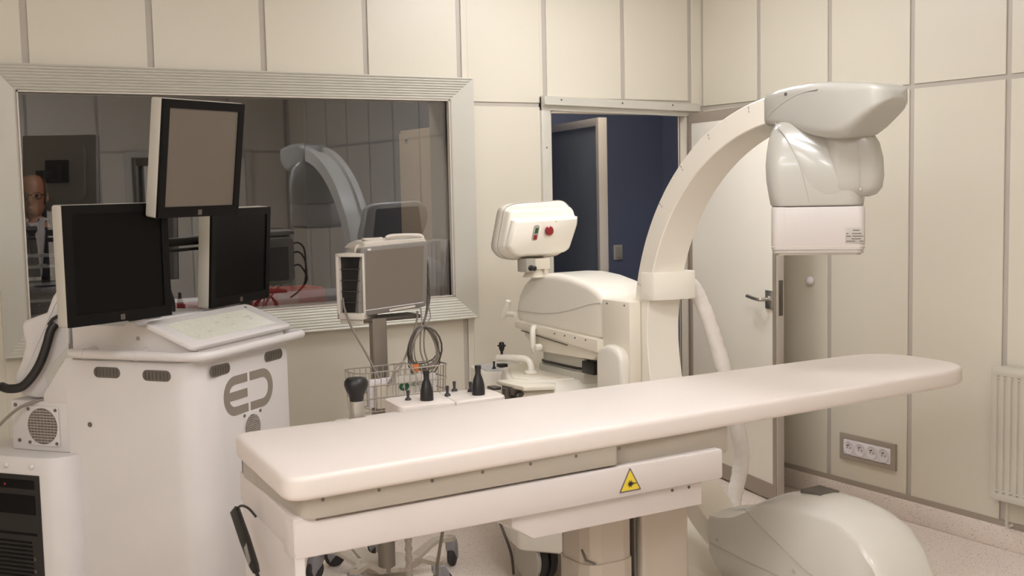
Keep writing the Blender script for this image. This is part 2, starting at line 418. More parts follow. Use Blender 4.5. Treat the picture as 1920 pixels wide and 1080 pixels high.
tube(hb, spline([LF(.85, 1.05, -.02), LF(.85, 1.05, -.05), LF(.84, 1.05, -.062), LF(.80, 1.053, -.064), LF(.722, 1.06, -.06)], 5), .0095, 10)
cyl(hb, LF(.868, 1.045, -.012), -hn, .009, .006, 12)
link('door_handle', hb, 'steel', leaf)
lb = bmn(); box(lb, (.9085, .911), (.97, 1.15), (.010, .034), .001, LF); box(lb, (.9085, .918), (1.05, 1.075), (.015, .028), .002, LF)
link('lock_plate', lb, 'darkmetal', leaf)

# ---- dark rooms beyond
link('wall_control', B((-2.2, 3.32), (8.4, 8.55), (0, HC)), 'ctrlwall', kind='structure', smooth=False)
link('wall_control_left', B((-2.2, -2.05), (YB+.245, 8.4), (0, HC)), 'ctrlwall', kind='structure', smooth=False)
link('wall_partition', B((3.25, 3.40), (YB+.245, 8.4), (0, HC)), 'blue', kind='structure', smooth=False)
link('wall_store', B((3.40, 5.7), (7.0, 7.15), (0, HC)), 'blue', kind='structure', smooth=False)
link('wall_store_right', B((5.57, 5.7), (YB+.1, 7.0), (0, HC)), 'blue', kind='structure', smooth=False)
link('wall_store_front', B((4.60, 5.57), (YB+.007, YB+.245), (0, HC)), 'blue', kind='structure', smooth=False)
d3 = thing('door_3', (4.3, 6.4, 0), kind='structure')
e0, e1 = Vector((4.225, 5.93, 0)), Vector((4.449, 6.83, 0)); dd = (e1-e0).normalized(); dn = Vector((dd.y, -dd.x, 0))
DF = frame(e0, dd, (0, 0, 1), dn)
dl = link('door_leaf', B((.0, .95), (.01, 2.05), (0, .04), .002, DF), 'darkdoor', d3)
bm = bmn(); box(bm, (-.012, .035), (.01, 2.062), (-.012, .045), .002, DF); box(bm, (.035, .95), (2.012, 2.062), (-.012, .045), .002, DF); link('leaf_edging', bm, 'strip', dl)
sw = thing('light_switch', (5.135, 6.99, 1.1), 'pale grey light switch on the dark blue wall beyond the doorway', 'switch')
link('switch_plate', B((5.096, 5.174), (6.988, 7.0), (1.09, 1.2), .004), 'lightplastic', sw); link('rocker', B((5.109, 5.161), (6.983, 6.99), (1.103, 1.187), .003), 'silver', sw)

# ---- ceiling lamps
for i, (x, y, h) in enumerate(LAMPS):
    t = thing('ceiling_light', (x, y, HC-.03), 'square flush ceiling light panel above the room, out of the frame', 'lamp', 'ceiling light panels')
    bm = bmn()
    for q in ((-h-.02, -h, -h-.02, h+.02), (h, h+.02, -h-.02, h+.02), (-h, h, -h-.02, -h), (-h, h, h, h+.02)): box(bm, (x+q[0], x+q[1]), (y+q[2], y+q[3]), (HC-.03, HC))
    link('lamp_frame', bm, 'alu', t); link('diffuser', B((x-h, x+h), (y-h, y+h), (HC-.11, HC-.02), .01), 'lamp', t)
# dim fill lamps, added out of view to brighten the two dark rooms
for nm, x, y, w_, e_ in (('ceiling_light', 1.95, 5.95, .2, 'lampfill'), ('ceiling_light', 4.0, 5.65, .28, 'lampfill')):
    t = thing(nm, (x, y, HC-.03), 'small dim fill lamp added out of view in the ' + ('control room' if x < 3 else 'blue room beyond the doorway'), 'lamp')
    link('lamp_frame', prism(bmn(), rr(w_+.02, w_+.02, .02, 3, x, y), HC-.03, HC), 'alu', t); link('diffuser', prism(bmn(), rr(w_, w_, .02, 3, x, y), HC-.036, HC-.029), 'lampfill', t)
# ================================================================== WORKSTATION CONSOLE (left)
KO = (1.1, 3.84, 0); KU = (.7809, .6247, 0); KV = (-.6247, .7809, 0)
KF = frame(KO, KU, KV, (0, 0, 1))                                  # (u, v, z)
KR = frame(Vector(KO)+Vector(KV)*.03, KU, (0, 0, 1), -Vector(KV))  # right face: (u, z, out)
KL = frame(Vector(KO)+Vector(KU)*.03, KV, (0, 0, 1), -Vector(KU))  # left face: (v, z, out)
con = thing('workstation_console', KF(.3, .35, 0), 'white workstation console with grey logo, handrail and touch panel, under the three monitors', 'console')
foot = []
for i in range(9):
    a = R(180+90*i/8); foot.append((.15+.12*math.cos(a), .15+.12*math.sin(a)))
P = [(.03, .575)] + foot + [(.56, .03), (.605, .045), (.622, .09), (.622, .56), (.58, .60), (.03, .60)]
bm = bmn(); prism(bm, P, .03, 1.075, KF, .006); link('cabinet', bm, 'conwhite', con, ang=30)
# plinth
bm = bmn(); prism(bm, off2(P, .03), .0, .035, KF); link('plinth', bm, 'black', con)
# upper body with sloping front and raised rear rim
prof = [(.055, 1.07), (.055, 1.118), (.25, 1.196), (.30, 1.196), (.31, 1.207), (.35, 1.207), (.36, 1.196), (.585, 1.196), (.585, 1.07)]
bm = bmn(); prism(bm, prof, .055, .605, frame(KO, KV, (0, 0, 1), KU), .006); link('upper_body', bm, 'conwhite', con, ang=30)
# touch panel
t0 = Vector((0, .045, 1.128)); t1 = Vector((0, .245, 1.21)); tv = (t1-t0).normalized(); L_ = (t1-t0).length
tvw = Vector(KV)*tv.y+Vector((0, 0, 1))*tv.z; tn = Vector(KU).cross(tvw).normalized()
TP = frame(KF(0, .045, 1.128), KU, tvw, tn)                         # (u, along slope, up)
tp = link('touch_panel', prism(bmn(), rr(.318, L_/2, .03, 5, .333, L_/2), -.012, .006, TP, .004), 'conwhite', con)
link('touch_screen', prism(bmn(), [(.085, .038), (.59, .038), (.575, .175), (.085, .175)], .0045, .0068, TP), 'touch', tp)
bm = bmn()
for (a, b, w, h) in ((.50, .10, .02, .004), (.49, .118, .03, .0035), (.52, .112, .004, .018), (.12, .06, .01, .002), (.40, .14, .012, .003), (.36, .09, .02, .002), (.3, .12, .03, .002), (.2, .075, .02, .002)):
    box(bm, (a, a+w), (b, b+h), (.0065, .0073), 0, TP)
link('screen_mark', bm, 'label', tp, split=True)
bm = bmn(); cyl(bm, TP(.60, .19, .005), tn, .007, .002, 12); link('indicator', bm, 'ink', tp)
# handrail and brackets
bar = [KF(.02, .56, 1.098), KF(.004, .50, 1.10)] + [KF(.004, v, 1.10) for v in (.4, .3, .2, .13)] + [KF(.01, .07, 1.1), KF(.03, .03, 1.1), KF(.07, .008, 1.1)] + [KF(u, .004, 1.10) for u in (.13, .25, .4, .55, .63)] + [KF(.655, .012, 1.10), KF(.668, .04, 1.1), KF(.668, .10, 1.10)]
bm = bmn(); tube(bm, spline(bar, 4), .0165, 12); link('handrail', bm, 'conwhite', con)
for v in (.49, .27):
    bm = bmn(); tube(bm, [KF(.004, v, 1.104), KF(.06, v-.008, 1.112)], .011, 10); tube(bm, [KF(.004, v-.004, 1.1), KF(.004, v+.004, 1.1)], .0185, 12)
    cyl(bm, KF(.05, v-.006, 1.116), KU, .006, .008, 10); link('rail_bracket', bm, 'conwhite', con)
bm = bmn(); cyl(bm, KF(.057, .30, 1.152), -Vector(KU), .008, .004, 12); cyl(bm, KF(.053, .30, 1.152), -Vector(KU), .004, .003, 8); link('key_lock', bm, 'steel', con)
bm = bmn(); cyl(bm, KF(.032, .504, .844), -Vector(KU), .009, .004, 12); link('screw_cap', bm, 'darkslot', con)
# light strips / vent slots below the rail
def slot(fr, c0, z, half):
    s = link('vent_slot', prism(bmn(), rr(half, .019, .0185, 6, c0, z), -.004, .0025, fr, .001, 1), 'darkslot', con)
    bm = bmn()
    for k in range(-3, 4): box(bm, (c0+k*half*.26-.003, c0+k*half*.26+.003), (z-.013, z+.013), (.002, .004), 0, fr)
    link('slot_rib', bm, 'darkmetal', s, split=True)
slot(KR, .141, 1.038, .058); slot(KR, .484, 1.040, .062); slot(KL, .419, 1.033, .056); slot(KL, .211, 1.029, .058)
# logo: rounded E and mirrored C
def arcpt(cx, cy, r, a0, a1, n=8): return [(cx+r*math.cos(R(a0+(a1-a0)*i/n)), cy+r*math.sin(R(a0+(a1-a0)*i/n))) for i in range(n+1)]
zt, zb, w = 1.003, .862, .031
E_ = [(.304, zt)] + arcpt(.154+.07, zt-.07, .07, 90, 180) + arcpt(.154+.07, zb+.07, .07, 180, 270) + [(.304, zb), (.304, zb+w)] + arcpt(.154+.07, zb+.07, .07-w, 270, 180) + arcpt(.154+.07, zt-.07, .07-w, 180, 90) + [(.304, zt-w)]
D_ = [(.320, zt), (.320, zt-w)] + arcpt(.471-.07, zt-.07, .07-w, 90, 0) + arcpt(.471-.07, zb+.07, .07-w, 0, -90) + [(.320, zb+w), (.320, zb)] + arcpt(.471-.07, zb+.07, .07, -90, 0) + arcpt(.471-.07, zt-.07, .07, 0, 90)
bm = bmn()
prism(bm, E_, .0002, .0014, KR); box(bm, (.165, .302), (.917, .917+w), (.0002, .0012), 0, KR); prism(bm, D_, .0002, .0014, KR)
link('logo', bm, 'logo', con, smooth=False)
def fan(name, fr, c, z, r, plate, parent):
    p = link(name, prism(bmn(), rr(plate, plate, .006, 3, c, z), -.001, .004, fr, .002), 'conwhite', parent)
    bm = bmn(); prism(bm, [(c+r*math.cos(2*math.pi*k/28), z+r*math.sin(2*math.pi*k/28)) for k in range(28)], .0035, .005, fr); link('grille_disc', bm, 'darkslot', p)
    bm = bmn(); n = 13
    for k in range(1, n):
        t = -r+2*r*k/n; h = math.sqrt(max(0, r*r-t*t))*.99; box(bm, (c-h, c+h), (z+t-.0022, z+t+.0022), (.0045, .0075), 0, fr)
    for k in range(1, 9):
        t = -r+2*r*k/9; h = math.sqrt(max(0, r*r-t*t))*.99; box(bm, (c+t-.001, c+t+.001), (z-h, z+h), (.0045, .0065), 0, fr)
    link('grille_wires', bm, 'mesh', p, smooth=False, kind='stuff')
    bm = bmn()
    for sx in (-1, 1):
        for sz in (-1, 1):
            q = fr(c+sx*plate*.84, z+sz*plate*.84, .004); cyl(bm, q, fr(0, 0, 1)-fr(0, 0, 0), .006, .003, 10)
    link('corner_screw', bm, 'darkslot', p, split=True); return p
fan('fan_grille', KR, .322, .80, .048, .062, con)
# side shelf box, gusset, PC tower
SB = frame(KO, KU, KV, (0, 0, 1))
shelf = link('shelf_box', B((.033, .42), (.57, .86), (.735, .918), .006, SB), 'conwhite', con)
fan('fan_grille', KL, .711, .828, .066, .072, con)
bm = bmn()
for v, z in ((.835, .90), (.825, .77)): cyl(bm, KL(v, z, -.003), -Vector(KU), .007, .003, 10)
link('screw_cap', bm, 'darkslot', con, split=True)
bm = bmn(); prism(bm, [(.566, .915), (.566, 1.085), (.60, 1.075), (.695, .955), (.705, .94), (.705, .915)], -.035, -.001, KL, .003); link('gusset', bm, 'conwhite', con)
bm = bmn(); tube(bm, spline([KF(.12, .868, .90), KF(.10, .89, .885), KF(.10, .895, .83), KF(.11, .868, .80)], 5), .012, 8); link('grip_handle', bm, 'conwhite', con)
tp_ = [(.40, .56), (.03, .56)] + [(-.065+.095*(1-math.sin(R(a))), .56+.09*(1-math.cos(R(a)))) for a in (10, 30, 50, 70, 90)] + [(-.065, 1.0), (.40, 1.0)]
tower = link('computer_housing', prism(bmn(), tp_, .03, .735, SB, .004), 'conwhite', con, ang=50)
TF = frame(Vector(KO)+Vector(KU)*-.065, KV, (0, 0, 1), -Vector(KU))
fp = link('drive_front', B((.655, .985), (.05, .672), (-.002, .005), .002, TF), 'black', con)
bm = bmn()
for k in range(22):
    z = .10+k*.0155; box(bm, (.70, .86), (z, z+.007), (.0045, .0075), 0, TF)
link('vent_louvre', bm, 'bezel', fp, smooth=False, split=True)
bm = bmn(); box(bm, (.675, .965), (.455, .462), (.004, .008), 0, TF); box(bm, (.675, .965), (.53, .60), (.004, .007), .001, TF); box(bm, (.675, .965), (.622, .655), (.004, .007), .001, TF); link('drive_bay', bm, 'bezel', fp, split=True)
bm = bmn()
for k in range(6): box(bm, (.683, .692), (.14+k*.045, .152+k*.045), (.005, .008), .001, TF)
link('status_button', bm, 'darkmetal', fp, split=True)
bm = bmn(); box(bm, (.80, .807), (.632, .64), (.006, .0085), 0, TF); link('red_led', bm, 'redbtn', fp)
bm = bmn()
for v in (.683, .797): ball(bm, TF(v, .703, .003), .009, 10, 6)
link('thumb_screw', bm, 'conwhite', con, split=True)
bm = bmn(); tube(bm, spline([KF(.15, .66, .925), KF(.06, .70, .925), KF(.0, .78, .90), KF(-.05, .86, .82), KF(-.075, .93, .73), KF(-.09, 1.0, .60), KF(-.09, 1.05, .45)], 6), .0055, 8); link('power_cable', bm, 'cable', con)

# ---- white device with thick black cable, standing on the shelf box
dv = thing('scanner_device', KF(.22, .72, .918), 'white curved device with thick black cable and green mark on the console side shelf', 'device')
c0 = Vector((.70, 4.49, 0)); DU = Vector((.8572, -.515, 0)); DN = Vector((-.515, -.8572, 0))
DV = frame(c0, DU, (0, 0, 1), DN)
out = [(-.055, 1.19), (-.045, 1.205), (.035, 1.232), (.06, 1.29), (.10, 1.34), (.115, 1.34), (.115, .921), (-.02, .921), (-.07, .932), (-.09, .96), (-.095, 1.0), (-.065, 1.06), (-.048, 1.12), (-.055, 1.165)]
bm = bmn(); prism(bm, out, -.10, .03, DV, .012); link('casing', bm, 'conwhite', dv, ang=50)
bm = bmn(); prism(bm, [(.065, .93), (.113, .93), (.113, 1.12), (.10, 1.10), (.05, 1.05), (.02, 1.0), (.03, .95)], .025, .036, DV, .004); link('grey_side_panel', bm, 'grey', dv)
bm = bmn(); prism(bm, [(.078, 1.035), (.088, 1.052), (.094, 1.06), (.098, 1.045), (.110, 1.036), (.104, 1.022), (.085, 1.02)], .035, .0375, DV); link('green_mark', bm, 'green', dv)
bm = bmn(); box(bm, (.055, .10), (.99, 1.0), (.035, .0365), 0, DV); box(bm, (.055, .10), (.97, .982), (.035, .0365), 0, DV); link('type_plate', bm, 'label', dv)
ck = spline([DV(.075, 1.195, .05), DV(.06, 1.17, .06), DV(.045, 1.12, .065), DV(.022, 1.06, .07), DV(-.01, 1.01, .07), DV(-.05, .972, .07), DV(-.095, .965, .07), DV(-.128, .972, .06)], 5)
bm = bmn(); tube(bm, ck, .0165, 12); link('black_cable', bm, 'black', dv)
bm = bmn(); tube(bm, spline([DV(.05, 1.19, .05), DV(.065, 1.21, .05), DV(.09, 1.225, .045), DV(.125, 1.25, .03)], 5), .006, 8); box(bm, (-.145, -.12), (.958, .986), (.045, .075), .004, DV); link('cable_end', bm, 'black', dv, split=True)

# ---- three monitors on a mast with crossbar
mast = thing('monitor_mount', KF(.2, .38, 1.196), 'black crossbar monitor mount with silver mast standing on the console behind the touch panel', 'mount')
bm = bmn(); tube(bm, [KF(.2, .38, 1.196), KF(.2, .38, 1.78)], .022, 14); cyl(bm, KF(.2, .38, 1.196), (0, 0, 1), .06, .012, 20, .004); box(bm, (.18, .22), (.30, .38), (1.75, 1.78), .004, KF); link('mast_post', bm, 'black', mast)
MB_ = frame(KF(.28, .41, 0), KU, KV, (0, 0, 1))
link('crossbar', B((-.42, .42), (-.02, .02), (1.452, 1.482), .004, MB_), 'black', mast)
link('cable_tray', B((-.30, .30), (-.035, -.0), (1.432, 1.442), .002, MB_), 'black', mast)
bm = bmn(); tube(bm, spline([MB_(-.10, -.03, 1.425), MB_(0.0, -.035, 1.427), MB_(.05, -.03, 1.415), MB_(.065, -.02, 1.37), MB_(.075, -.02, 1.31), MB_(.10, -.02, 1.25), MB_(.13, .0, 1.21)], 6), .0075, 8); link('mount_cable', bm, 'black', mast)
bm = bmn(); ball(bm, MB_(-.03, -.10, 1.60), .012, 10, 6); link('chrome_knob', bm, 'steel', mast)
def monitor(pl, pr, zt, zb, lean, label, screen, name='computer_monitor', depth=.055):
    """pl, pr: left and right ends of the front face (x, y); lean shifts the top back"""
    pl, pr = Vector((*pl, 0)), Vector((*pr, 0)); a = (pr-pl); Wd = a.length; a.normalize(); n = Vector((a.y, -a.x, 0))
    up_ = (Vector((0, 0, zt-zb)) - n*lean); Hh = up_.length; up_.normalize(); nn = a.cross(up_).normalized()
    F = frame(pl+Vector((0, 0, zb)), a, up_, nn)
    t = thing(name, F(Wd/2, 0, -.03), label, 'monitor', 'monitors on the console mount')
    link('housing', prism(bmn(), rr(Wd/2, Hh/2, .008, 3, Wd/2, Hh/2), -depth, -.006, F, .004), 'silver', t)
    bm = bmn(); b = .030
    for x, y in (((.0015, Wd-.0015), (.0015, b+.008)), ((.0015, Wd-.0015), (Hh-b, Hh-.0015)), ((.0015, b), (b+.008, Hh-b)), ((Wd-b, Wd-.0015), (b+.008, Hh-b))): box(bm, x, y, (-.007, .004), 0, F)
    bz = link('bezel', bm, 'bezel', t, smooth=False)
    link('screen', B((b-.002, Wd-b+.002), (b+.006, Hh-b+.002), (-.007, .0), 0, F), screen, t, smooth=False)
    link('maker_badge', B((Wd/2-.009, Wd/2+.009), (.008, .026), (.0035, .0052), .001, F), 'darkmetal', bz)
    link('back_shell', prism(bmn(), rr(Wd/2-.05, Hh/2-.05, .03, 4, Wd/2, Hh/2), -depth-.03, -depth+.004, F, .012), 'silver', t)
    br = bmn(); box(br, (Wd/2-.06, Wd/2+.06), (Hh/2-.06, Hh/2+.06), (-depth-.045, -depth-.028), .004, F); box(br, (Wd/2-.03, Wd/2+.03), (Hh/2-.05, Hh/2+.03), (-depth-.12, -depth-.04), .006, F)
    link('mount_plate', br, 'black', t)
    return F, Wd, Hh
monitor((.684, 3.856), (1.055, 4.032), 1.622, 1.232, .0, 'black-screened monitor at the left end of the console mount', 'blacks')
monitor((.995, 3.935), (1.330, 4.118), 1.963, 1.568, -.055, 'upper monitor with blank brownish grey screen, tilted, above the other two', 'browngrey')
monitor((1.275, 4.325), (1.600, 4.600), 1.590, 1.215, -.025, 'right-hand black-screened monitor beneath the raised grey-screened one', 'blacks')
# ================================================================== OPERATING TABLE
tb = thing('operating_table', (2.19, 3.0, 0), 'long white operating table with grey side rail and warning triangle across the foreground', 'table')
def roundpoly(P, rs, n=7):
    out = []
    for i in range(len(P)):
        p, q, w = Vector(P[i-1]), Vector(P[i]), Vector(P[(i+1) % len(P)])
        d1, d2 = (p-q).normalized(), (w-q).normalized(); r = rs[i]
        A, C_ = q+d1*r, q+d2*r
        for k in range(n+1):
            t = k/n; out.append(tuple((1-t)**2*A+2*t*(1-t)*q+t*t*C_))
    return out
TOP = roundpoly([(.955, 2.672), (3.69, 2.768), (3.72, 3.262), (1.02, 3.30)], [.07, .20, .22, .07])
link('tabletop', prism(bmn(), TOP, .888, .950, ID, .014, 4), 'padtop', tb, ang=60)
link('tabletop_rib', prism(bmn(), roundpoly([(2.0, 2.80), (3.50, 2.85), (3.52, 3.2), (2.0, 3.22)], [.02, .06, .06, .02]), .874, .890, ID, .006), 'padtop', tb)
rl = link('accessory_rail', prism(bmn(), roundpoly([(1.0, 2.700), (1.985, 2.716), (1.985, 3.27), (1.03, 3.27)], [.05, .012, .012, .05]), .832, .890, ID, .003), 'rail', tb)
bm = bmn()
for k in range(7): cyl(bm, (1.06+k*.155, 2.7025+k*.0025, .879), (0, -1, 0), .005, .0025, 8)
link('rail_screw', bm, 'darkslot', rl, split=True)
link('underside_beam', B((1.983, 2.43), (2.742, 3.25), (.800, .889), .006), 'rail', tb)
link('side_beam', B((.985, 2.384), (2.712, 2.795), (.732, .826), .008), 'white', tb)
link('side_beam', B((1.05, 2.384), (3.21, 3.29), (.732, .826), .008), 'white', tb)
link('end_beam', prism(bmn(), [(.984, 2.714), (1.045, 2.714), (1.10, 3.30), (1.04, 3.30)], .742, .838, ID, .010), 'white', tb)
link('latch_block', B((1.02, 1.05), (3.06, 3.14), (.838, .882), .004), 'rail', tb); link('latch_block', B((1.03, 1.06), (3.17, 3.25), (.838, .888), .004), 'darkslot', tb)
link('end_panel', prism(bmn(), [(.986, 2.716), (1.012, 2.716), (1.07, 3.296), (1.044, 3.296)], .0, .746, ID, .008), 'white', tb)
hp = [(1.63, .735), (1.63, .70), (1.70, .655), (2.318, .655), (2.318, .735)]
link('column_head', prism(bmn(), hp, 2.735, 3.25, frame((0, 0, 0), (1, 0, 0), (0, 0, 1), (0, 1, 0)), .006), 'white', tb)
bm = bmn()
for x in (2.20, 2.265): cyl(bm, (x, 2.735, .718), (0, -1, 0), .005, .002, 8)
link('head_screw', bm, 'darkslot', tb, split=True)
oc = rr(.092, .092, .05, 2, 2.085, 2.98)
c1 = link('lifting_column', prism(bmn(), oc, .45, .66), 'basegrey', tb, ang=20)
link('column_cover', prism(bmn(), off2(oc, -.004), .06, .475), 'basegrey', tb, ang=20)
c2 = link('lifting_column', prism(bmn(), rr(.095, .095, .012, 3, 2.298, 2.985), .06, .66), 'basegrey', tb)
bm = bmn(); box(bm, (2.178, 2.184), (2.9, 2.95), (.06, .655)); tube(bm, [(1.997, 2.93, .52), (1.998, 2.91, .49), (2.02, 2.889, .48)], .004, 6); link('column_bracket', bm, 'darkslot', tb, split=True)
link('table_foot', prism(bmn(), roundpoly([(1.5, 2.75), (2.75, 2.75), (2.75, 3.25), (1.5, 3.25)], [.08]*4), .0, .065, ID, .015), 'basegrey', tb)
SGN = frame((2.024, 2.7118, .745), (1, 0, 0), (0, 0, 1), (0, -1, 0))
sg = link('warning_sign', prism(bmn(), roundpoly([(-.041, .002), (.041, .002), (0, .075)], [.005]*3, 3), 0, .0010, SGN), 'ink', tb)
link('sign_face', prism(bmn(), roundpoly([(-.0335, .0065), (.0335, .0065), (0, .066)], [.003]*3, 3), .0008, .0016, SGN), 'yellow', sg)
st = []
for k in range(16):
    a = 2*math.pi*k/16; r = .013 if k % 2 else .0055; st.append((r*math.cos(a), .025+r*math.sin(a)))
bm = bmn(); prism(bm, st, .0014, .0022, SGN); box(bm, (.006, .022), (.0235, .0265), (.0014, .0022), 0, SGN); link('laser_symbol', bm, 'black', sg, split=True)
# hand control hanging from the table end
hc = thing('hand_control', (.94, 3.05, .78), 'black hand control hanging by its cable from the left end of the table', 'remote')
a0, a1 = Vector((.966, 3.125, .770)), Vector((.950, 2.91, .655)); dd = (a1-a0).normalized(); sd = Vector((.35, -.94, .3)); sd = (sd-dd*sd.dot(dd)).normalized(); nn = sd.cross(dd)
HF = frame(a0, sd, dd, nn); LL = (a1-a0).length
link('casing', prism(bmn(), [(-.013, 0), (.013, 0), (.014, LL*.5), (.011, LL*.9), (.006, LL), (-.006, LL), (-.011, LL*.9), (-.014, LL*.5)], -.009, .009, HF, .003), 'black', hc)
link('key_strip', prism(bmn(), [(-.004, LL*.62), (.009, LL*.60), (.003, LL*.85), (-.009, LL*.87)], -.0105, .0105, HF), 'greyplastic', hc)
bm = bmn(); tube(bm, spline([a0+Vector((0, 0, -.003)), a0+Vector((.005, -.04, .02)), a0+Vector((.012, -.085, .022)), a0+Vector((.026, -.105, .0))], 5), .0035, 8)
tube(bm, spline([a1-dd*.005, a1+dd*.03, a1+dd*.07+Vector((0, 0, -.02)), a1+Vector((.0, -.08, -.25)), a1+Vector((.0, -.09, -.5))], 5), [.0055]*6+[.004]*15, 8); link('cable', bm, 'black', hc)
# ribbed hose and thin rod hanging below the table
hs = bmn(); pts = [(1.555, 3.25, .733-.0075*k) for k in range(80)]
tube(hs, pts, [.0125 if k % 4 < 2 else .0098 for k in range(80)], 12)
tag(link('ribbed_hose', hs, 'hosegrey'), 'ribbed translucent grey hose hanging straight down under the table frame', 'hose')
tag(link('drain_rod', tube(bmn(), [(1.70, 3.25, .733), (1.692, 3.25, .62), (1.655, 3.25, .45), (1.635, 3.25, .2), (1.63, 3.25, .0)], .0055, 8), 'cable'), 'thin grey rod running from the table frame down to the floor, by the trolley castors', 'rod')

# joystick panel clamped along the far side
jp = thing('joystick_panel', (1.8, 3.44, .86), 'white panel with two black joysticks and small toggles at the table far side', 'control')
P1 = roundpoly([(1.60, 3.375), (1.79, 3.345), (1.835, 3.555), (1.625, 3.56)], [.03, .01, .01, .03])
P2 = roundpoly([(1.79, 3.345), (1.985, 3.345), (2.005, 3.46), (1.99, 3.52), (1.835, 3.555)], [.01, .03, .03, .02, .01])
link('panel_box', prism(bmn(), P1, .86, .947, ID, .006), 'padtop', jp); link('panel_box', prism(bmn(), P2, .86, .946, ID, .006), 'padtop', jp)
link('clamp_arm', B((1.70, 1.90), (3.30, 3.40), (.86, .88), .004), 'rail', jp)
def joystick(x, y):
    p = [(.022, 0), (.0225, .012), (.021, .035), (.016, .055), (.0095, .072), (.010, .085), (.0115, .095), (.0105, .101), (.001, .102)]
    return link('joystick', lathe(bmn(), [(.019, -.002)]+p, (x, y, .946), (0, 0, 1), 18), 'black', jp)
joystick(1.727, 3.433); joystick(1.918, 3.422)
for x, y in ((1.678, 3.475), (1.823, 3.468), (1.886, 3.535), (1.925, 3.49)):
    link('toggle', lathe(bmn(), [(.012, -.001), (.010, .006), (.005, .010), (.0045, .014), (.006, .03), (.0055, .034), (.001, .035)], (x, y, .946), (0, 0, 1), 12), 'rubber', jp)
tr = tag(link('instrument_tray', prism(bmn(), roundpoly([(1.36, 3.296), (1.60, 3.296), (1.60, 3.40), (1.38, 3.40)], [.02]*4), .918, .930, ID, .004), 'padtop'), 'narrow white tray clipped to the far table edge, carrying the black knob', 'tray')
kn = thing('lever_knob', (1.437, 3.345, .930), 'black mushroom-shaped knob on a silver stem beyond the far table edge', 'knob')
link('stem', lathe(bmn(), [(.027, 0), (.026, .015), (.023, .06), (.022, .061)], (1.437, 3.345, .930), seg=20), 'steel', kn)
link('knob_head', lathe(bmn(), [(.021, .058), (.022, .068), (.024, .080), (.033, .096), (.038, .112), (.037, .124), (.030, .133), (.001, .134)], (1.437, 3.345, .930), seg=22), 'black', kn)
# ================================================================== MOBILE C-ARM
ca = thing('xray_c_arm', (2.98, 4.3, 0), 'large cream mobile X-ray C-arm unit, its ring reaching over the table', 'x-ray machine')
CY, CZ, RO, RI, CX0, CX1 = 2.93, 1.04, .910, .820, 2.895, 3.060
rings = []
sec = [(RI, CX0), (RI, CX1), (RO-.004, CX1), (RO, CX1-.004), (RO, CX1-.045), (RO-.028, CX1-.048), (RO-.028, CX0+.048), (RO, CX0+.045), (RO, CX0+.004), (RO-.004, CX0)]
sec = [(RI+.003, CX0), (RI, CX0+.004), (RI, CX1-.004), (RI+.003, CX1)] + sec[2:]
for k in range(0, 73):
    a = R(2+k*(163-2)/72)
    rings.append([Vector((x, CY+r*math.sin(a), CZ+r*math.cos(a))) for r, x in sec])
ring = link('c_ring', loft(bmn(), rings), 'cream', ca, ang=35)
bm = bmn()
for deg in (14, 29, 41.5, 54, 77, 96):
    for dx, r0_, r1_ in ((0, RO-.018, RO-.007), (.1, RO-.030, RO-.022)):
        a0, a1 = R(deg+dx), R(deg+dx+.15)
        prism(bm, [(CY+r*math.sin(a), CZ+r*math.cos(a)) for a, r in ((a0, r0_), (a0, r1_), (a1, r1_), (a1, r0_))], CX0-.0006, CX0+.001, lambda a, b, n: Vector((n, a, b)))
link('angle_mark', bm, 'ink', ring, smooth=False, split=True)
# end cap over the ring top, swelling into a rounded nose
cap = []
for y, zb, zt, hx in ((3.066, 1.848, 1.948, .0835), (3.062, 1.842, 1.954, .087), (3.0, 1.835, 1.965, .088), (2.93, 1.822, 1.972, .090), (2.86, 1.80, 1.975, .094), (2.79, 1.786, 1.973, .096), (2.74, 1.784, 1.968, .097), (2.70, 1.793, 1.964, .096), (2.66, 1.815, 1.959, .093), (2.62, 1.845, 1.954, .088), (2.59, 1.866, 1.948, .080), (2.57, 1.882, 1.941, .066), (2.558, 1.895, 1.932, .045), (2.553, 1.905, 1.922, .02)):
    cz, hz = (zb+zt)/2, (zt-zb)/2
    cap.append([Vector((2.977+a, y, cz+b)) for a, b in rr(hx, hz, min(hx, hz)*.42, 6)])
cp = link('ring_end_cap', loft(bmn(), cap), 'headgrey', ca, ang=60)
bm = bmn(); tube(bm, spline([(2.8895, 3.05, 1.872), (2.8885, 2.99, 1.905), (2.8865, 2.92, 1.932), (2.8835, 2.86, 1.944), (2.8795, 2.80, 1.948)], 6), .002, 6); link('cap_seam', bm, 'headgrey', cp)
bm = bmn(); cyl(bm, (2.889, 2.955, 1.944), (-1, 0, 0), .006, .004, 10); link('cap_screw', bm, 'darkslot', cp)
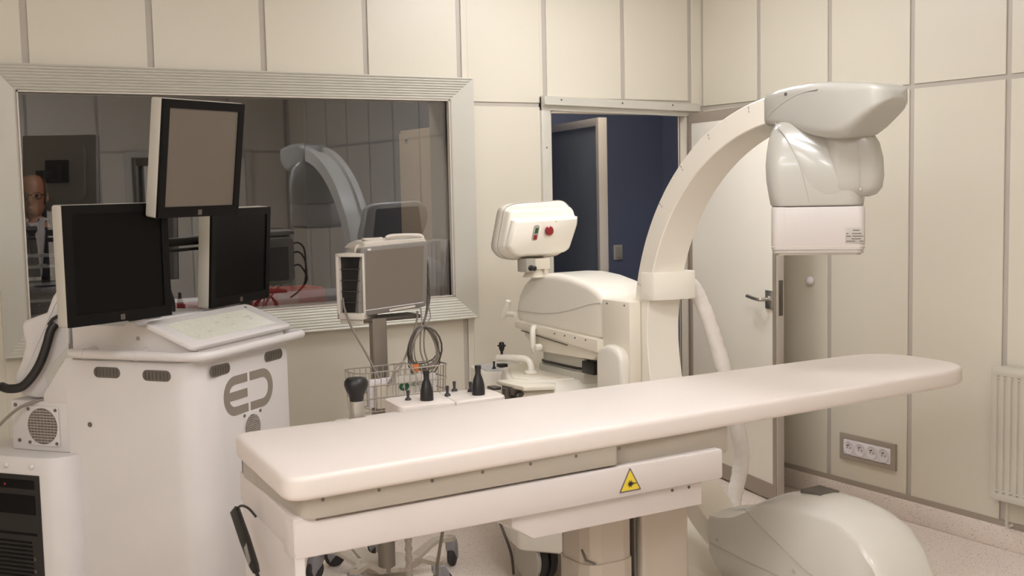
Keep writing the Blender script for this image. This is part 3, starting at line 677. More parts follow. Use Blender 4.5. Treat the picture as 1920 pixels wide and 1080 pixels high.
# detector: frame facing the camera side
Q = R(44); DR = Vector((math.sin(Q), -math.cos(Q), 0)); DB = Vector((math.cos(Q), math.sin(Q), 0))
HFm = frame((3.03, 2.945, 0), DR, DB, (0, 0, 1))                     # (right, back, z)
hs_ = []
for z, xl, xr, d in ((1.562, -.153, .150, .150), (1.568, -.158, .152, .152), (1.60, -.164, .154, .155), (1.65, -.172, .158, .158), (1.70, -.174, .158, .156), (1.745, -.171, .152, .150), (1.785, -.165, .130, .140), (1.82, -.155, .085, .125), (1.842, -.145, .035, .108), (1.856, -.128, -.02, .09), (1.862, -.10, -.05, .06)):
    hs_.append([HFm(a, b, z) for a, b in rr((xr-xl)/2, d, .055, 6, (xl+xr)/2, 0)])
hs_o = link('detector_housing', loft(bmn(), hs_), 'headgrey', ca, ang=70)
lob = []
for z, cx, hx, hy in ((1.590, .115, .055, .055), (1.598, .118, .075, .072), (1.62, .122, .088, .085), (1.66, .124, .092, .092), (1.72, .120, .092, .095), (1.77, .112, .088, .095), (1.81, .098, .078, .09), (1.835, .082, .064, .08), (1.86, .07, .05, .07)):
    lob.append([HFm(a, b-.075, z) for a, b in rr(hx, hy, .045, 6, cx, 0)])
sc = link('side_cover', loft(bmn(), lob), 'headgrey', ca, ang=70)
bm = bmn(); tube(bm, [HFm(.132, -.161-.0045, 1.62), HFm(.134, -.169, 1.66), HFm(.132, -.1715, 1.72), HFm(.126, -.1715, 1.77), HFm(.112, -.167, 1.815)], .0016, 6); ball(bm, HFm(.138, -.163, 1.615), .006, 8, 5); ball(bm, HFm(.118, -.168, 1.80), .005, 8, 5); link('cover_seam', bm, 'silver', sc)
bul = []
for z, xl, xr, dp in ((1.568, -.03, .13, .003), (1.60, -.045, .135, .012), (1.65, -.06, .12, .020), (1.70, -.08, .09, .022), (1.75, -.11, .045, .018), (1.79, -.135, -.01, .012), (1.825, -.145, -.08, .003)):
    yb = {1.568: -.152, 1.60: -.155, 1.65: -.158, 1.70: -.156, 1.75: -.150, 1.79: -.138, 1.825: -.12}[z]
    bul.append([HFm(xl+(xr-xl)*t, yb-dp*math.sin(math.pi*t)**.6+.012, z) for t in [i/10 for i in range(11)]] + [HFm(xr, yb+.05, z), HFm(xl, yb+.05, z)])
link('front_bulge', loft(bmn(), bul), 'headgrey', ca, ang=70)
hc_ = bmn(); tube(hc_, spline([HFm(-.140, -.118, 1.846), HFm(-.108, -.139, 1.80), HFm(-.078, -.150, 1.745), HFm(-.055, -.157, 1.69), HFm(-.04, -.157, 1.63), HFm(-.028, -.153, 1.575)], 6), .0022, 6); link('housing_crease', hc_, 'headgrey', ca)
neck = [[HFm(a, b, z) for a, b in rr(hx, hy, .05, 5, cx, 0)] for z, cx, hx, hy in ((1.80, .0, .11, .11), (1.84, .01, .10, .095), (1.90, .02, .09, .08))]
link('housing_neck', loft(bmn(), neck), 'headgrey', ca, ang=70)
dt = link('flat_detector', prism(bmn(), rr(.154, .150, .022, 5), 1.412, 1.560, HFm, .006), 'detwhite', ca)
link('detector_base', prism(bmn(), rr(.150, .146, .02, 5), 1.401, 1.414, HFm, .003), 'label', dt); link('detector_window', prism(bmn(), rr(.142, .138, .02, 5), 1.395, 1.403, HFm), 'steel', dt)
bm = bmn(); box(bm, (-.1545, .1545), (-.1506, .15), (1.424, 1.4255), 0, HFm); box(bm, (-.1105, -.109), (-.1512, -.145), (1.414, 1.556), 0, HFm); link('detector_seam', bm, 'lightplastic', dt)
lp = link('rating_plate', B((.090, .150), (-.1520, -.1495), (1.436, 1.488), .0006, HFm), 'label', dt)
bm = bmn()
for x0, x1, z in ((.114, .136, 1.479), (.093, .100, 1.468), (.112, .142, 1.468), (.093, .108, 1.459), (.113, .148, 1.459), (.110, .140, 1.450), (.093, .122, 1.442), (.136, .148, 1.442)): box(bm, (x0, x1), (-.1526, -.1518), (z-.0016, z+.0016), 0, HFm)
link('plate_lettering', bm, 'ink', lp, split=True)
# X-ray tube housing at the lower end
def tank(lv, crown):
    R_ = []
    for y, zb, zs, zt, hx in lv:
        c_ = min(.02, (zs-zb)*.3); pts = [(-hx, zb), (-hx, zs-c_), (-hx+c_*.4, zs-c_*.25), (-hx+c_*1.3, zs+(zt-zs)*.2), (-hx*.5, zs+(zt-zs)*.78), (-hx*.2, zt), (hx*.2, zt), (hx*.5, zs+(zt-zs)*.78), (hx-c_*1.3, zs+(zt-zs)*.2), (hx-c_*.4, zs-c_*.25), (hx, zs-c_), (hx, zb), (hx-.012, zb-.008), (-hx+.012, zb-.008)]
        R_.append([Vector((2.985+a, y, b)) for a, b in pts])
    return loft(bmn(), R_)
upper = [(3.345, .300, .375, .380, .115), (3.335, .293, .392, .402, .130), (3.28, .287, .398, .418, .134), (3.20, .280, .418, .444, .135), (3.12, .272, .460, .482, .135), (3.04, .267, .502, .522, .135), (2.96, .262, .522, .548, .135), (2.86, .256, .530, .560, .135), (2.76, .250, .528, .556, .135), (2.68, .246, .514, .538, .134), (2.60, .242, .480, .500, .133), (2.54, .239, .425, .442, .130), (2.495, .237, .350, .362, .124), (2.475, .236, .29, .298, .112)]
tk = link('tube_housing', tank(upper, 0), 'grey', ca, ang=32)
lower = [(3.338, .25, .295, .30, .124), (3.30, .21, .295, .30, .129), (3.22, .16, .29, .295, .130), (3.12, .125, .28, .29, .130), (2.95, .105, .27, .28, .130), (2.75, .105, .26, .27, .130), (2.60, .125, .25, .26, .126), (2.51, .165, .245, .25, .118), (2.485, .20, .24, .245, .10)]
link('tube_lower_cover', tank(lower, 0), 'grey', ca, ang=60)
bm = bmn(); tube(bm, spline([(2.853, 3.13, .46), (2.8495, 3.05, .42), (2.8495, 2.93, .365), (2.8495, 2.82, .32), (2.8505, 2.70, .29), (2.853, 2.62, .27)], 6), .0028, 6); link('housing_crease', bm, 'silver', tk)
link('vent_grille', B((2.945, 3.04), (2.85, 2.945), (.545, .562), .002), 'darkslot', tk)
bm = bmn(); cyl(bm, (2.8495, 3.28, .31), (-1, 0, 0), .005, .003, 8); cyl(bm, (2.8495, 2.88, .30), (-1, 0, 0), .008, .003, 10); link('housing_screw', bm, 'silver', tk, split=True)
# clamp collar and white sheathed cable
col = [[Vector((2.885+u, y, z)) for u, y in ((0, 3.87), (0, 3.725), (.05, 3.70), (.14, 3.695), (.215, 3.70), (.215, 3.87))] for z in (1.175, 1.185, 1.325, 1.335)]
cl_ = bmn(); prism(cl_, [(2.884, 3.775), (2.884, 3.730), (2.896, 3.705), (2.97, 3.680), (3.06, 3.672), (3.09, 3.680), (3.098, 3.70), (3.098, 3.80), (3.062, 3.80), (3.062, 3.775)], 1.178, 1.292, ID, .005)
link('clamp_collar', cl_, 'cream', ca)
hp_ = spline([(3.08, 3.76, 1.225), (3.135, 3.755, 1.222), (3.17, 3.75, 1.17), (3.205, 3.735, 1.08), (3.24, 3.72, .96), (3.265, 3.70, .84), (3.285, 3.68, .72), (3.31, 3.67, .60), (3.325, 3.665, .50), (3.305, 3.66, .41), (3.25, 3.63, .33), (3.18, 3.55, .27), (3.10, 3.44, .28)], 8)
rad = [(.033 if .30 < i/len(hp_) else .031)*(1+.035*math.sin(i*1.9)+.03*math.sin(i*.9+1)) for i in range(len(hp_))]
link('cable_sleeve', tube(bmn(), hp_, rad, 14), 'hose', ca)
# arm housing
ah = []
for y, zb, zt, hx in ((4.705, 1.02, 1.08, .10), (4.695, 1.01, 1.10, .128), (4.66, 1.005, 1.155, .138), (4.62, 1.003, 1.20, .14), (4.56, 1.0, 1.236, .141), (4.46, .998, 1.252, .142), (4.34, .996, 1.256, .142), (4.22, .993, 1.247, .142), (4.10, .99, 1.226, .142), (4.04, .988, 1.205, .142), (4.00, .988, 1.182, .138), (3.985, .99, 1.165, .128)):
    cz, hz = (zb+zt)/2, (zt-zb)/2
    ah.append([Vector((2.985+a, y, cz+b)) for a, b in rr(hx, hz, .03 if hz > .05 else hz*.6, 5)])
hd_ = link('arm_housing', loft(bmn(), ah), 'cream', ca, ang=50)
bm = bmn(); tube(bm, spline([(2.8425, 4.675, 1.068), (2.8425, 4.56, 1.068), (2.8425, 4.45, 1.07), (2.8425, 4.32, 1.085), (2.8425, 4.18, 1.115), (2.8425, 4.08, 1.14), (2.8425, 4.0, 1.152)], 6), .003, 6); link('housing_seam', bm, 'lightplastic', hd_)
link('lower_housing', prism(bmn(), [(4.60, .985), (4.585, .955), (4.49, .895), (4.03, .905), (4.0, .93), (4.0, .97)], 2.822, 3.10, lambda a, b, n: Vector((n, a, b)), .01), 'cream2', ca)
gr = bmn(); prism(gr, [(4.64, 1.022), (4.64, .990), (3.975, .945), (3.975, 1.0)], 2.805, 2.85, lambda a, b, n: Vector((n, a, b)), .004); grr = link('guide_rail', gr, 'cream2', ca)
bm = bmn(); prism(bm, [(4.58, .984), (4.58, .981), (4.20, .952), (4.20, .957)], 2.80, 2.806, lambda a, b, n: Vector((n, a, b)))
for y in (4.30, 4.22, 4.14, 4.06): cyl(bm, (2.806, y, .995-.08*(4.30-y)*.2), (-1, 0, 0), .004, .003, 8)
link('rail_slot', bm, 'darkslot', grr, split=True)
bm = bmn(); tube(bm, spline([(2.80, 4.46, 1.01), (2.785, 4.45, 1.0), (2.78, 4.445, .96), (2.785, 4.45, .92), (2.80, 4.46, .90)], 5), .014, 10); cyl(bm, (2.795, 4.40, .925), (-1, 0, 0), .016, .03, 14, .003); link('locking_lever', bm, 'cream', ca)
bm = bmn(); tube(bm, [(2.84, 4.69, 1.045), (2.83, 4.745, 1.045)], .012, 10); tube(bm, [(2.82, 4.79, 1.015), (2.822, 4.775, 1.035), (2.828, 4.745, 1.09), (2.829, 4.735, 1.108)], [.012, .018, .018, .012], 12); link('crank_handle', bm, 'cream', ca)
bm = bmn(); box(bm, (2.834, 2.893), (3.785, 3.98), (.80, 1.172), .008); box(bm, (2.86, 3.062), (3.86, 3.985), (.82, 1.165), .006); cg = link('ring_carriage', bm, 'cream2', ca)
bm = bmn()
for y in (3.82, 3.94): cyl(bm, (2.834, y, 1.155), (-1, 0, 0), .004, .002, 8)
link('carriage_screw', bm, 'darkslot', cg, split=True)
link('brake_cover', prism(bmn(), [(3.97, .70)]+[(3.88+.09*math.cos(R(a)), .925+.065*math.sin(R(a))) for a in range(0, 181, 15)]+[(3.79, .70)], 2.79, 2.845, lambda a, b, n: Vector((n, a, b)), .02, 3), 'cream', ca, ang=60)
# lifting column
oc2 = roundpoly([(2.87, 4.17), (3.09, 4.17), (3.09, 4.53), (2.87, 4.53)], [.05]*4, 2)
link('column', prism(bmn(), oc2, .70, .92), 'alu', ca, ang=20)
link('column_band', prism(bmn(), off2(oc2, -.008), .839, .849), 'black', ca, ang=20)
link('column_collar', prism(bmn(), off2(oc2, -.018), .78, .832, ID, .004), 'alu', ca, ang=20)
bm = bmn(); box(bm, (2.83, 2.90), (4.04, 4.13), (.838, .892), .004); tube(bm, spline([(2.845, 4.10, .89), (2.84, 4.08, .93), (2.845, 4.05, .975)], 4), .004, 6); link('plug', bm, 'black', ca)
# chassis
def poly3(P, z): return [Vector((x, y, z)) for x, y in P]
lo = roundpoly([(2.78, 4.82), (2.475, 4.20), (2.425, 4.02), (2.57, 3.84), (3.42, 3.84), (3.47, 4.85)], [.06, .05, .03, .05, .06, .06], 5)
hi = roundpoly([(2.80, 4.78), (2.60, 4.40), (2.64, 4.28), (2.72, 4.22), (3.32, 4.06), (3.38, 4.80)], [.06, .03, .03, .03, .05, .06], 5)
mix = lambda t: [(a[0]*(1-t)+b[0]*t, a[1]*(1-t)+b[1]*t) for a, b in zip(lo, hi)]
ch = link('chassis', loft(bmn(), [poly3(off2(lo, .01), .150), poly3(lo, .158), poly3(lo, .24), poly3(mix(.12), .32), poly3(mix(.75), .70), poly3(mix(.95), .775), poly3(off2(hi, .012), .797)]), 'cream', ca, ang=40)
link('deck_plate', prism(bmn(), off2(hi, .035), .794, .802, ID, .002), 'cream2', ch)
link('side_tray', prism(bmn(), roundpoly([(2.715, 4.93), (2.655, 4.72), (2.80, 4.60), (2.98, 4.82), (2.93, 4.93)], [.03]*5), .60, .785, ID, .006), 'cream', ca)
link('tray_top', prism(bmn(), roundpoly([(2.735, 4.91), (2.685, 4.72), (2.80, 4.63), (2.95, 4.82), (2.91, 4.91)], [.03]*5), .783, .790, ID, .002), 'acrylic', ca)
link('toggle', lathe(bmn(), [(.012, -.001), (.008, .006), (.005, .012), (.0055, .034), (.001, .036)], (2.745, 4.74, .79), seg=12), 'rubber', ca)
bm = bmn(); tube(bm, spline([(2.765, 4.44, .80), (2.765, 4.44, .835), (2.76, 4.455, .860), (2.745, 4.49, .868), (2.70, 4.57, .866), (2.685, 4.60, .864)], 5), .016, 12); cyl(bm, (2.765, 4.44, .80), (0, 0, 1), .032, .018, 20, .005); link('steering_handle', bm, 'cream', ca)
link('handle_knob', lathe(bmn(), [(.006, 0), (.006, .012), (.011, .02), (.014, .035), (.020, .037), (.020, .042), (.013, .044), (.011, .055), (.001, .058)], (2.695, 4.58, .882), seg=14), 'black', ca)
link('handle_pad', B((2.675, 2.715), (4.56, 4.60), (.822, .838), .003), 'black', ca)
bm = bmn(); box(bm, (2.56, 2.66), (4.28, 4.36), (.745, .782), .006); box(bm, (2.545, 2.60), (4.30, 4.335), (.70, .775), .004); cyl(bm, (2.60, 4.26, .74), (0, 1, 0), .022, .06, 14, .004); box(bm, (2.52, 2.56), (4.36, 4.42), (.762, .775), .003); link('clamp_connector', bm, 'darkmetal', ca, split=True)
link('clamp_cover', prism(bmn(), [(2.575, 4.20), (2.70, 4.14), (2.74, 4.20), (2.66, 4.40), (2.57, 4.42), (2.565, 4.35)], .776, .796, ID, .006), 'cream2', ca)
bm = bmn(); tube(bm, spline([(2.492, 4.30, .30), (2.47, 4.28, .26), (2.462, 4.22, .2), (2.47, 4.16, .10), (2.47, 4.14, .01)], 6), .006, 8); link('chassis_cable', bm, 'cabledark', ca)
# wheels: disc towards -x, twin tyres
def wheel(x, y, r=.10):
    w_ = link('wheel', cyl(bmn(), (x-.045, y, r), (1, 0, 0), r*.96, .02, 32, .004), 'silver', ca)
    for dx in (-.024, .020): link('tyre', lathe(bmn(), [(r*.7, 0), (r*.93, .002), (r, .010), (r, .028), (r*.93, .036), (r*.7, .038)], (x+dx, y, r), (1, 0, 0), 32), 'rubber', w_)
    cb = bmn(); cyl(cb, (x+.058, y, r), (1, 0, 0), r*.9, .006, 28, .002); link('hub_cap', cb, 'silver', w_)
    link('castor_fork', B((x-.035, x+.04), (y-.03, y+.07), (r*1.4, r*1.75), .01), 'grey', w_)
wheel(2.522, 4.05); wheel(3.36, 4.1); wheel(2.84, 4.62); wheel(3.34, 4.65)
# front floor leg under the ring
lg = []
for y, x0, x1, zt in ((4.0, 2.80, 3.25, .27), (3.80, 2.82, 3.22, .245), (3.64, 2.84, 3.19, .205), (3.52, 2.86, 3.16, .165), (3.42, 2.89, 3.12, .13), (3.385, 2.92, 3.09, .115)):
    lg.append([Vector(((x0+x1)/2+a, y, (.06+zt)/2+b)) for a, b in rr((x1-x0)/2, (zt-.06)/2, .025, 4)])
link('floor_leg', loft(bmn(), lg), 'cream', ca, ang=50)
bm = bmn(); cyl(bm, (2.98, 3.45, .035), (1, 0, 0), .035, .06, 20, .004); link('leg_castor', bm, 'rubber', ca)
# control head on the housing
QF = frame((2.845, 4.50, 0), (1, 0, 0), (0, 0, 1), (0, -1, 0))        # (x, z, towards camera)
oh = roundpoly([(-.208, 1.375), (-.165, 1.555), (-.115, 1.572), (.155, 1.583), (.203, 1.535), (.203, 1.47), (.150, 1.345), (.11, 1.325), (-.135, 1.318), (-.178, 1.335)], [.02, .024, .02, .034, .025, .02, .018, .018, .02, .02], 4)
def headring(P, zmax, n, s=0): return [QF(x+s, min(z, zmax(x)), n) for x, z in P]
hd0 = bmn(); big = lambda x: 9
r1 = off2(oh, 0); r2 = off2(oh, .012)
cut1 = lambda x: 1.541+.02*(x+.2); cut2 = lambda x: 1.495+.03*(x+.2)
loft(hd0, [headring(off2(oh, .012), big, -.075), headring(oh, big, -.062), headring(oh, big, -.008), headring(off2(oh, .006), big, .0), headring(off2(oh, .007), cut1, .004), headring(off2(oh, .010), cut1, .022), headring(off2(oh, .014), lambda x: cut1(x)-.010, .031), headring(off2(oh, .016), lambda x: cut2(x)+.010, .034), headring(off2(oh, .016), cut2, .042), headring(off2(oh, .020), cut2, .066), headring(off2(oh, .032), lambda x: cut2(x)-.012, .075)])
ch_ = link('control_head', hd0, 'cream', ca, ang=55)
link('head_display', prism(bmn(), roundpoly([(-.15, 1.37), (-.125, 1.54), (.14, 1.55), (.16, 1.37)], [.01]*4), -.0775, -.074, QF), 'offscreen', ch_)
bm = bmn(); tube(bm, [QF(x, z, -.004) for x, z in oh], .0012, 5, True); link('head_seam', bm, 'trim', ch_)
sw_ = link('switch_plate', prism(bmn(), roundpoly([(-.075, 1.405), (-.045, 1.405), (-.028, 1.475), (-.058, 1.475)], [.012]*4, 4), .073, .0775, QF, .001), 'label', ch_)
link('green_button', prism(bmn(), [(-.058, 1.438), (-.043, 1.438), (-.036, 1.462), (-.051, 1.462)], .077, .081, QF, .001), 'greenlogo', sw_)
link('red_button', prism(bmn(), [(-.066, 1.41), (-.05, 1.41), (-.045, 1.43), (-.061, 1.43)], .077, .081, QF, .001), 'redbtn', sw_)
bm = bmn(); cyl(bm, QF(.012, 1.447, .074), (0, -1, 0), .014, .012, 16); lathe(bm, [(.013, 0), (.022, .004), (.022, .010), (.017, .016), (.001, .018)], QF(.012, 1.447, .084), (0, -1, 0), 18); link('emergency_stop', bm, 'redbtn', ch_)
bm = bmn(); ball(bm, QF(.06, 1.488, .072), .006, 8, 5); ball(bm, QF(-.105, 1.345, .06), .006, 8, 5); link('head_screw', bm, 'lightplastic', ch_, split=True)
bm = bmn(); box(bm, (2.752, 2.80), (4.44, 4.52), (1.262, 1.325), .003); link('neck_block', bm, 'silver', ca)
bm = bmn(); box(bm, (2.80, 2.885), (4.45, 4.53), (1.272, 1.322), .003); lathe(bm, [(.055, 1.236), (.045, 1.25), (.035, 1.272)], (2.83, 4.50, 0), (0, 0, 1), 18); box(bm, (2.862, 2.882), (4.46, 4.5), (1.23, 1.28), .004); link('neck_joint', bm, 'cream2', ca)
bm = bmn(); lathe(bm, [(.013, 0), (.013, .006), (.006, .010), (.006, .018), (.011, .022), (.012, .034), (.008, .038)], (2.773, 4.44, 1.282), (0, -1, 0), 14); link('neck_knob', bm, 'black', ca)

# ================================================================== PATIENT MONITOR ON ITS TROLLEY
st_ = thing('monitor_trolley', (2.0, 4.42, 0), 'grey roll stand on castors with a wire basket, below the patient monitor', 'stand')
link('post', prism(bmn(), rr(.033, .022, .008, 3, 2.005, 4.42), .12, 1.115), 'post', st_)
link('post_sleeve', lathe(bmn(), [(.036, .06), (.036, .30), (.034, .302)], (1.985, 4.36, 0), seg=20), 'post', st_)
bm = bmn(); box(bm, (2.005-.0005, 2.0055), (4.338, 4.339), (.24, .241)); bm.free()
sk = link('post_sticker', B((1.995, 2.018), (4.3205, 4.3235), (.19, .215), .0005), 'paper', st_); bm = bmn()
for x, z, w_, h_ in ((1.995, .19, .023, .002), (1.995, .213, .023, .002), (1.995, .19, .002, .025), (2.016, .19, .002, .025)): box(bm, (x, x+w_), (4.3195, 4.321), (z, z+h_))
box(bm, (2.004, 2.009), (4.3195, 4.321), (.196, .208)); link('sticker_print', bm, 'redbtn', sk, kind='stuff')
BC = Vector((2.02, 4.43, 0))
link('base_hub', prism(bmn(), [(BC.x+.115*math.cos(R(a)), BC.y+.115*math.sin(R(a))) for a in range(0, 360, 30)], .055, .08, ID, .005), 'basegrey', st_)
for a in (-3, 72, 112, 149, 219, 289):
    d = Vector((math.cos(R(a)), math.sin(R(a)), 0)); s = Vector((-d.y, d.x, 0)); AF = frame(BC, d, s, (0, 0, 1))
    bm = bmn(); loft(bm, [[AF(r, q, z) for q, z in ((-w_, zz), (w_, zz), (w_, zz+.018), (-w_, zz+.018))] for r, w_, zz in ((.07, .045, .055), (.13, .034, .06), (.20, .026, .105), (.225, .024, .117), (.30, .022, .117), (.315, .014, .117))])
    lgo = link('leg', bm, 'basegrey', st_, smooth=False)
    cyl(bm2 := bmn(), AF(.292, 0, .134), (0, 0, 1), .009, .003, 12); link('leg_bolt', bm2, 'steel', lgo)
    ca_ = link('castor', prism(bmn(), [(-.028, .117), (.022, .117), (.04, .09), (.048, .05), (.036, .02), (.014, .045), (-.008, .06), (-.026, .085)], -.022, .022, frame(AF(.300, 0, 0), d*.6+s*.8, (0, 0, 1), s*.6-d*.8), .006), 'castor', st_, ang=50)
    ax = (s*.6-d*.8); wc = AF(.300, 0, 0)+(d*.6+s*.8)*.014+Vector((0, 0, .045))
    link('castor_wheel', cyl(bmn(), wc-ax*.016, ax, .045, .032, 24, .008), 'rubber', ca_)
# wire basket
def wires(): pass
bx0, bx1, by0, by1, bz0, bz1 = 1.815, 2.225, 4.21, 4.36, .765, .925
bm = bmn()
def loop(z, o=0): tube(bm, [Vector((*p, z)) for p in rr((bx1-bx0)/2-o, (by1-by0)/2-o, .03, 3, (bx0+bx1)/2, (by0+by1)/2)], .0028, 6, True)
loop(bz1); loop(bz1-.055); loop(bz1-.105, .004); loop(bz0, .01)
per = []
for i in range(15): x = bx0+.025+(bx1-bx0-.05)*i/14; per += [((x, by0), (0, 1)), ((x, by1), (0, -1))]
for i in range(5): y = by0+.03+(by1-by0-.06)*i/4; per += [((bx0, y), (1, 0)), ((bx1, y), (-1, 0))]
for (x, y), (ix, iy) in per: tube(bm, [(x, y, bz1+.001), (x+ix*.004, y+iy*.004, bz1-.08), (x+ix*.01, y+iy*.01, bz0)], .002, 5)
for i in range(8): x = bx0+.03+(bx1-bx0-.06)*i/7; tube(bm, [(x, by0+.01, bz0), (x, by1-.01, bz0)], .002, 5)
for x in (1.96, 2.05): tube(bm, [(x, by1, bz1), (x, 4.40, bz1-.005)], .004, 6)
link('wire_basket', bm, 'wire', st_)
# things in the basket
tag(link('booklet', B((1.90, 2.20), (4.285, 4.312), (.769, .882), .002), 'paper'), 'thick white booklet standing at the back of the wire basket', 'book')
tag(link('paper_pad', B((1.915, 2.00), (4.248, 4.278), (.769, .865), .002), 'paper2'), 'pale paper pad standing in the left half of the wire basket', 'paper')
bxo = thing('sensor_box', (2.075, 4.25, .769), 'grey-green product box with a green oval emblem in the wire basket', 'box')
link('carton', B((1.995, 2.155), (4.235, 4.28), (.769, .893), .002), 'grey', bxo)
BF = frame((1.995, 4.2348, .769), (1, 0, 0), (0, 0, 1), (0, -1, 0))
bm = bmn(); prism(bm, [(.034+.023*math.cos(2*math.pi*k/20), .082+.018*math.sin(2*math.pi*k/20)) for k in range(20)], -.0004, .0006, BF); link('oval_emblem', bm, 'greenlogo', bxo)
link('box_lettering', text_bm('vibex', .030, frame(BF(.056, .078, .0005), (1, 0, .06), (.1, 0, 1), (0, -1, 0))), 'greenlogo', bxo, smooth=False)
link('emblem_lettering', text_bm('A', .022, frame(BF(.024, .075, .001), (1, 0, .06), (.1, 0, 1), (0, -1, 0))), 'paper', bxo, smooth=False)
tag(link('orange_label', B((2.072, 2.098), (4.235, 4.239), (.905, .936), .0006), 'orange'), 'small orange tag sticking up over the basket rim', 'tag')
# coil of leads hanging above the basket
cc = thing('lead_coil', (2.157, 4.30, .90), 'coiled bundle of grey monitor leads hanging on the right above the wire basket', 'cable')
rnd = random.Random(3)
for i in range(9):
    w_ = .05+.030*rnd.random(); h_ = .075+.02*rnd.random(); cx = 2.157+.012*(rnd.random()-.5); yy = 4.30+.03*(rnd.random()-.5); P_ = []
    for k in range(18):
        a = 2*math.pi*k/18; P_.append((cx+w_*math.sin(a)*(1-.18*math.cos(a)), yy+.012*math.sin(2*a+i), 1.078-h_+h_*math.cos(a)-.004*i*(1-math.cos(a))*.5))
    link('lead', tube(bmn(), P_, .0028 if i % 3 else .0042, 6, True), 'cabledark' if i % 2 else 'cable', cc)
for (x0, x1) in ((2.135, 2.15), (2.175, 2.168)):
    link('hanging_lead', tube(bmn(), spline([(x0+.06, 4.40, 1.15), (x0+.035, 4.34, 1.11), (x1, 4.31, 1.07), (x1-.01, 4.30, .98), (x1+.012, 4.29, .90)], 6), .0035, 6), 'cable', cc)
tag(link('monitor_lead', tube(bmn(), spline([(1.895, 4.50, 1.20), (1.875, 4.47, 1.20), (1.868, 4.44, 1.16), (1.878, 4.40, 1.09), (1.915, 4.34, .98), (1.95, 4.30, .88), (1.965, 4.29, .81)], 7), .0045, 8), 'cable'), 'grey lead running from the left of the patient monitor down into the basket', 'cable')
tag(link('monitor_lead', tube(bmn(), spline([(2.19, 4.42, 1.13), (2.17, 4.39, 1.09), (2.10, 4.33, .99), (2.035, 4.27, .93), (1.985, 4.24, .90), (1.955, 4.235, .86)], 7), .0045, 8), 'cable'), 'grey lead slanting across the post from under the patient monitor screen', 'cable')
tag(link('thin_loop_lead', tube(bmn(), spline([(1.96, 4.23, .865), (1.985, 4.22, .93), (2.015, 4.21, .955), (2.05, 4.205, .93), (2.075, 4.20, .87), (2.085, 4.20, .83)], 6), .003, 6), 'wire'), 'thin pale lead looping over the front of the wire basket', 'cable')
# patient monitor
pm = thing('patient_monitor', (2.08, 4.45, 1.12), 'grey bedside patient monitor with a blank screen and an open module rack at its left', 'monitor')
mf = roundpoly([(1.908, 1.128), (2.226, 1.150), (2.241, 1.428), (1.930, 1.413)], [.018]*4, 4)
MFm = frame((0, 4.40, 0), (1, 0, 0), (0, 0, 1), (0, -1, 0))
link('front_shell', prism(bmn(), mf, -.05, .0, MFm, .008), 'greyplastic', pm)
link('screen', prism(bmn(), [(1.945, 1.160), (2.205, 1.176), (2.218, 1.408), (1.955, 1.398)], -.002, .0012, MFm), 'offscreen', pm)
bm = bmn(); prism(bm, [(1.94, 1.152), (2.21, 1.168), (2.21, 1.171), (1.94, 1.155)], -.001, .002, MFm); box(bm, (1.96, 1.975), (1.400, 1.408), (-.001, .002), 0, MFm); link('trim_line', bm, 'paper', pm)
bm = bmn(); prism(bm, [(2.05, 1.142), (2.17, 1.151), (2.17, 1.160), (2.05, 1.151)], -.001, .003, MFm, .001)
for k in range(5): cyl(bm, MFm(2.075+k*.02, 1.1485+k*.0014, .002), (0, -1, 0), .003, .002, 8)
link('button_row', bm, 'lightplastic', pm)
bm = bmn(); loft(bm, [[Vector((x0, y, z)) for x0, z in rr((b-a)/2, (d-c)/2, .02, 4, (a+b)/2, (c+d)/2)] for y, a, b, c, d in ((4.45, 1.925, 2.235, 1.14, 1.425), (4.52, 1.93, 2.235, 1.15, 1.42), (4.60, 1.95, 2.22, 1.17, 1.40))]); link('rear_shell', bm, 'lightplastic', pm)
# carry handle and top cover
bm = bmn(); loft(bm, [[Vector((x, y, z)) for x, z in ((1.935, 1.408), (1.955, 1.425+h), (2.0, 1.432+h), (2.23, 1.438+h*.6), (2.238, 1.42))] for y, h in ((4.41, 0), (4.44, .010), (4.52, .012), (4.58, 0))])
link('top_cover', bm, 'lightplastic', pm)
bm = bmn(); tube(bm, spline([(2.06, 4.43, 1.447), (2.09, 4.43, 1.455), (2.21, 4.43, 1.452), (2.23, 4.43, 1.438)], 4), .008, 8); prism(bm, rr(.045, .018, .015, 4, 2.01, 4.46), 1.440, 1.450, ID, .002); link('carry_handle', bm, 'lightplastic', pm)
link('handle_recess', prism(bmn(), rr(.035, .012, .011, 4, 2.005, 4.455), 1.449, 1.4508), 'darkslot', pm)
# module rack: open-fronted box, turned to the left
RF = frame((1.848, 4.475, 1.118), Vector((.60, -.80, 0)).normalized(), (0, 0, 1), Vector((-.80, -.60, 0)).normalized())
bm = bmn(); w2, h2 = .118, .272
box(bm, (0, .014), (.0, h2), (-.13, .0), .002, RF); box(bm, (.112, w2), (.0, h2), (-.13, -.02), .001, RF); box(bm, (0.002, w2), (.0, .026), (-.13, .0), .002, RF); box(bm, (.002, w2), (h2-.014, h2), (-.13, .0), .002, RF)
rk = link('module_rack', bm, 'lightplastic', pm)
link('rack_interior', B((.012, .114), (.024, h2-.012), (-.135, -.022), 0, RF), 'black', rk)
for k in range(1, 5): link('rack_rail', B((.012, .106), (.022+k*.046, .0245+k*.046), (-.03, -.012), 0, RF), 'darkmetal', rk)
link('rack_foot', B((.006, .11), (-.022, -.001), (-.11, -.012), .003, RF), 'lightplastic', rk)
link('mount_plate', prism(bmn(), [(1.875, 4.50), (1.93, 4.40), (2.20, 4.41), (2.20, 4.53)], 1.102, 1.119, ID, .003), 'darkmetal', pm)
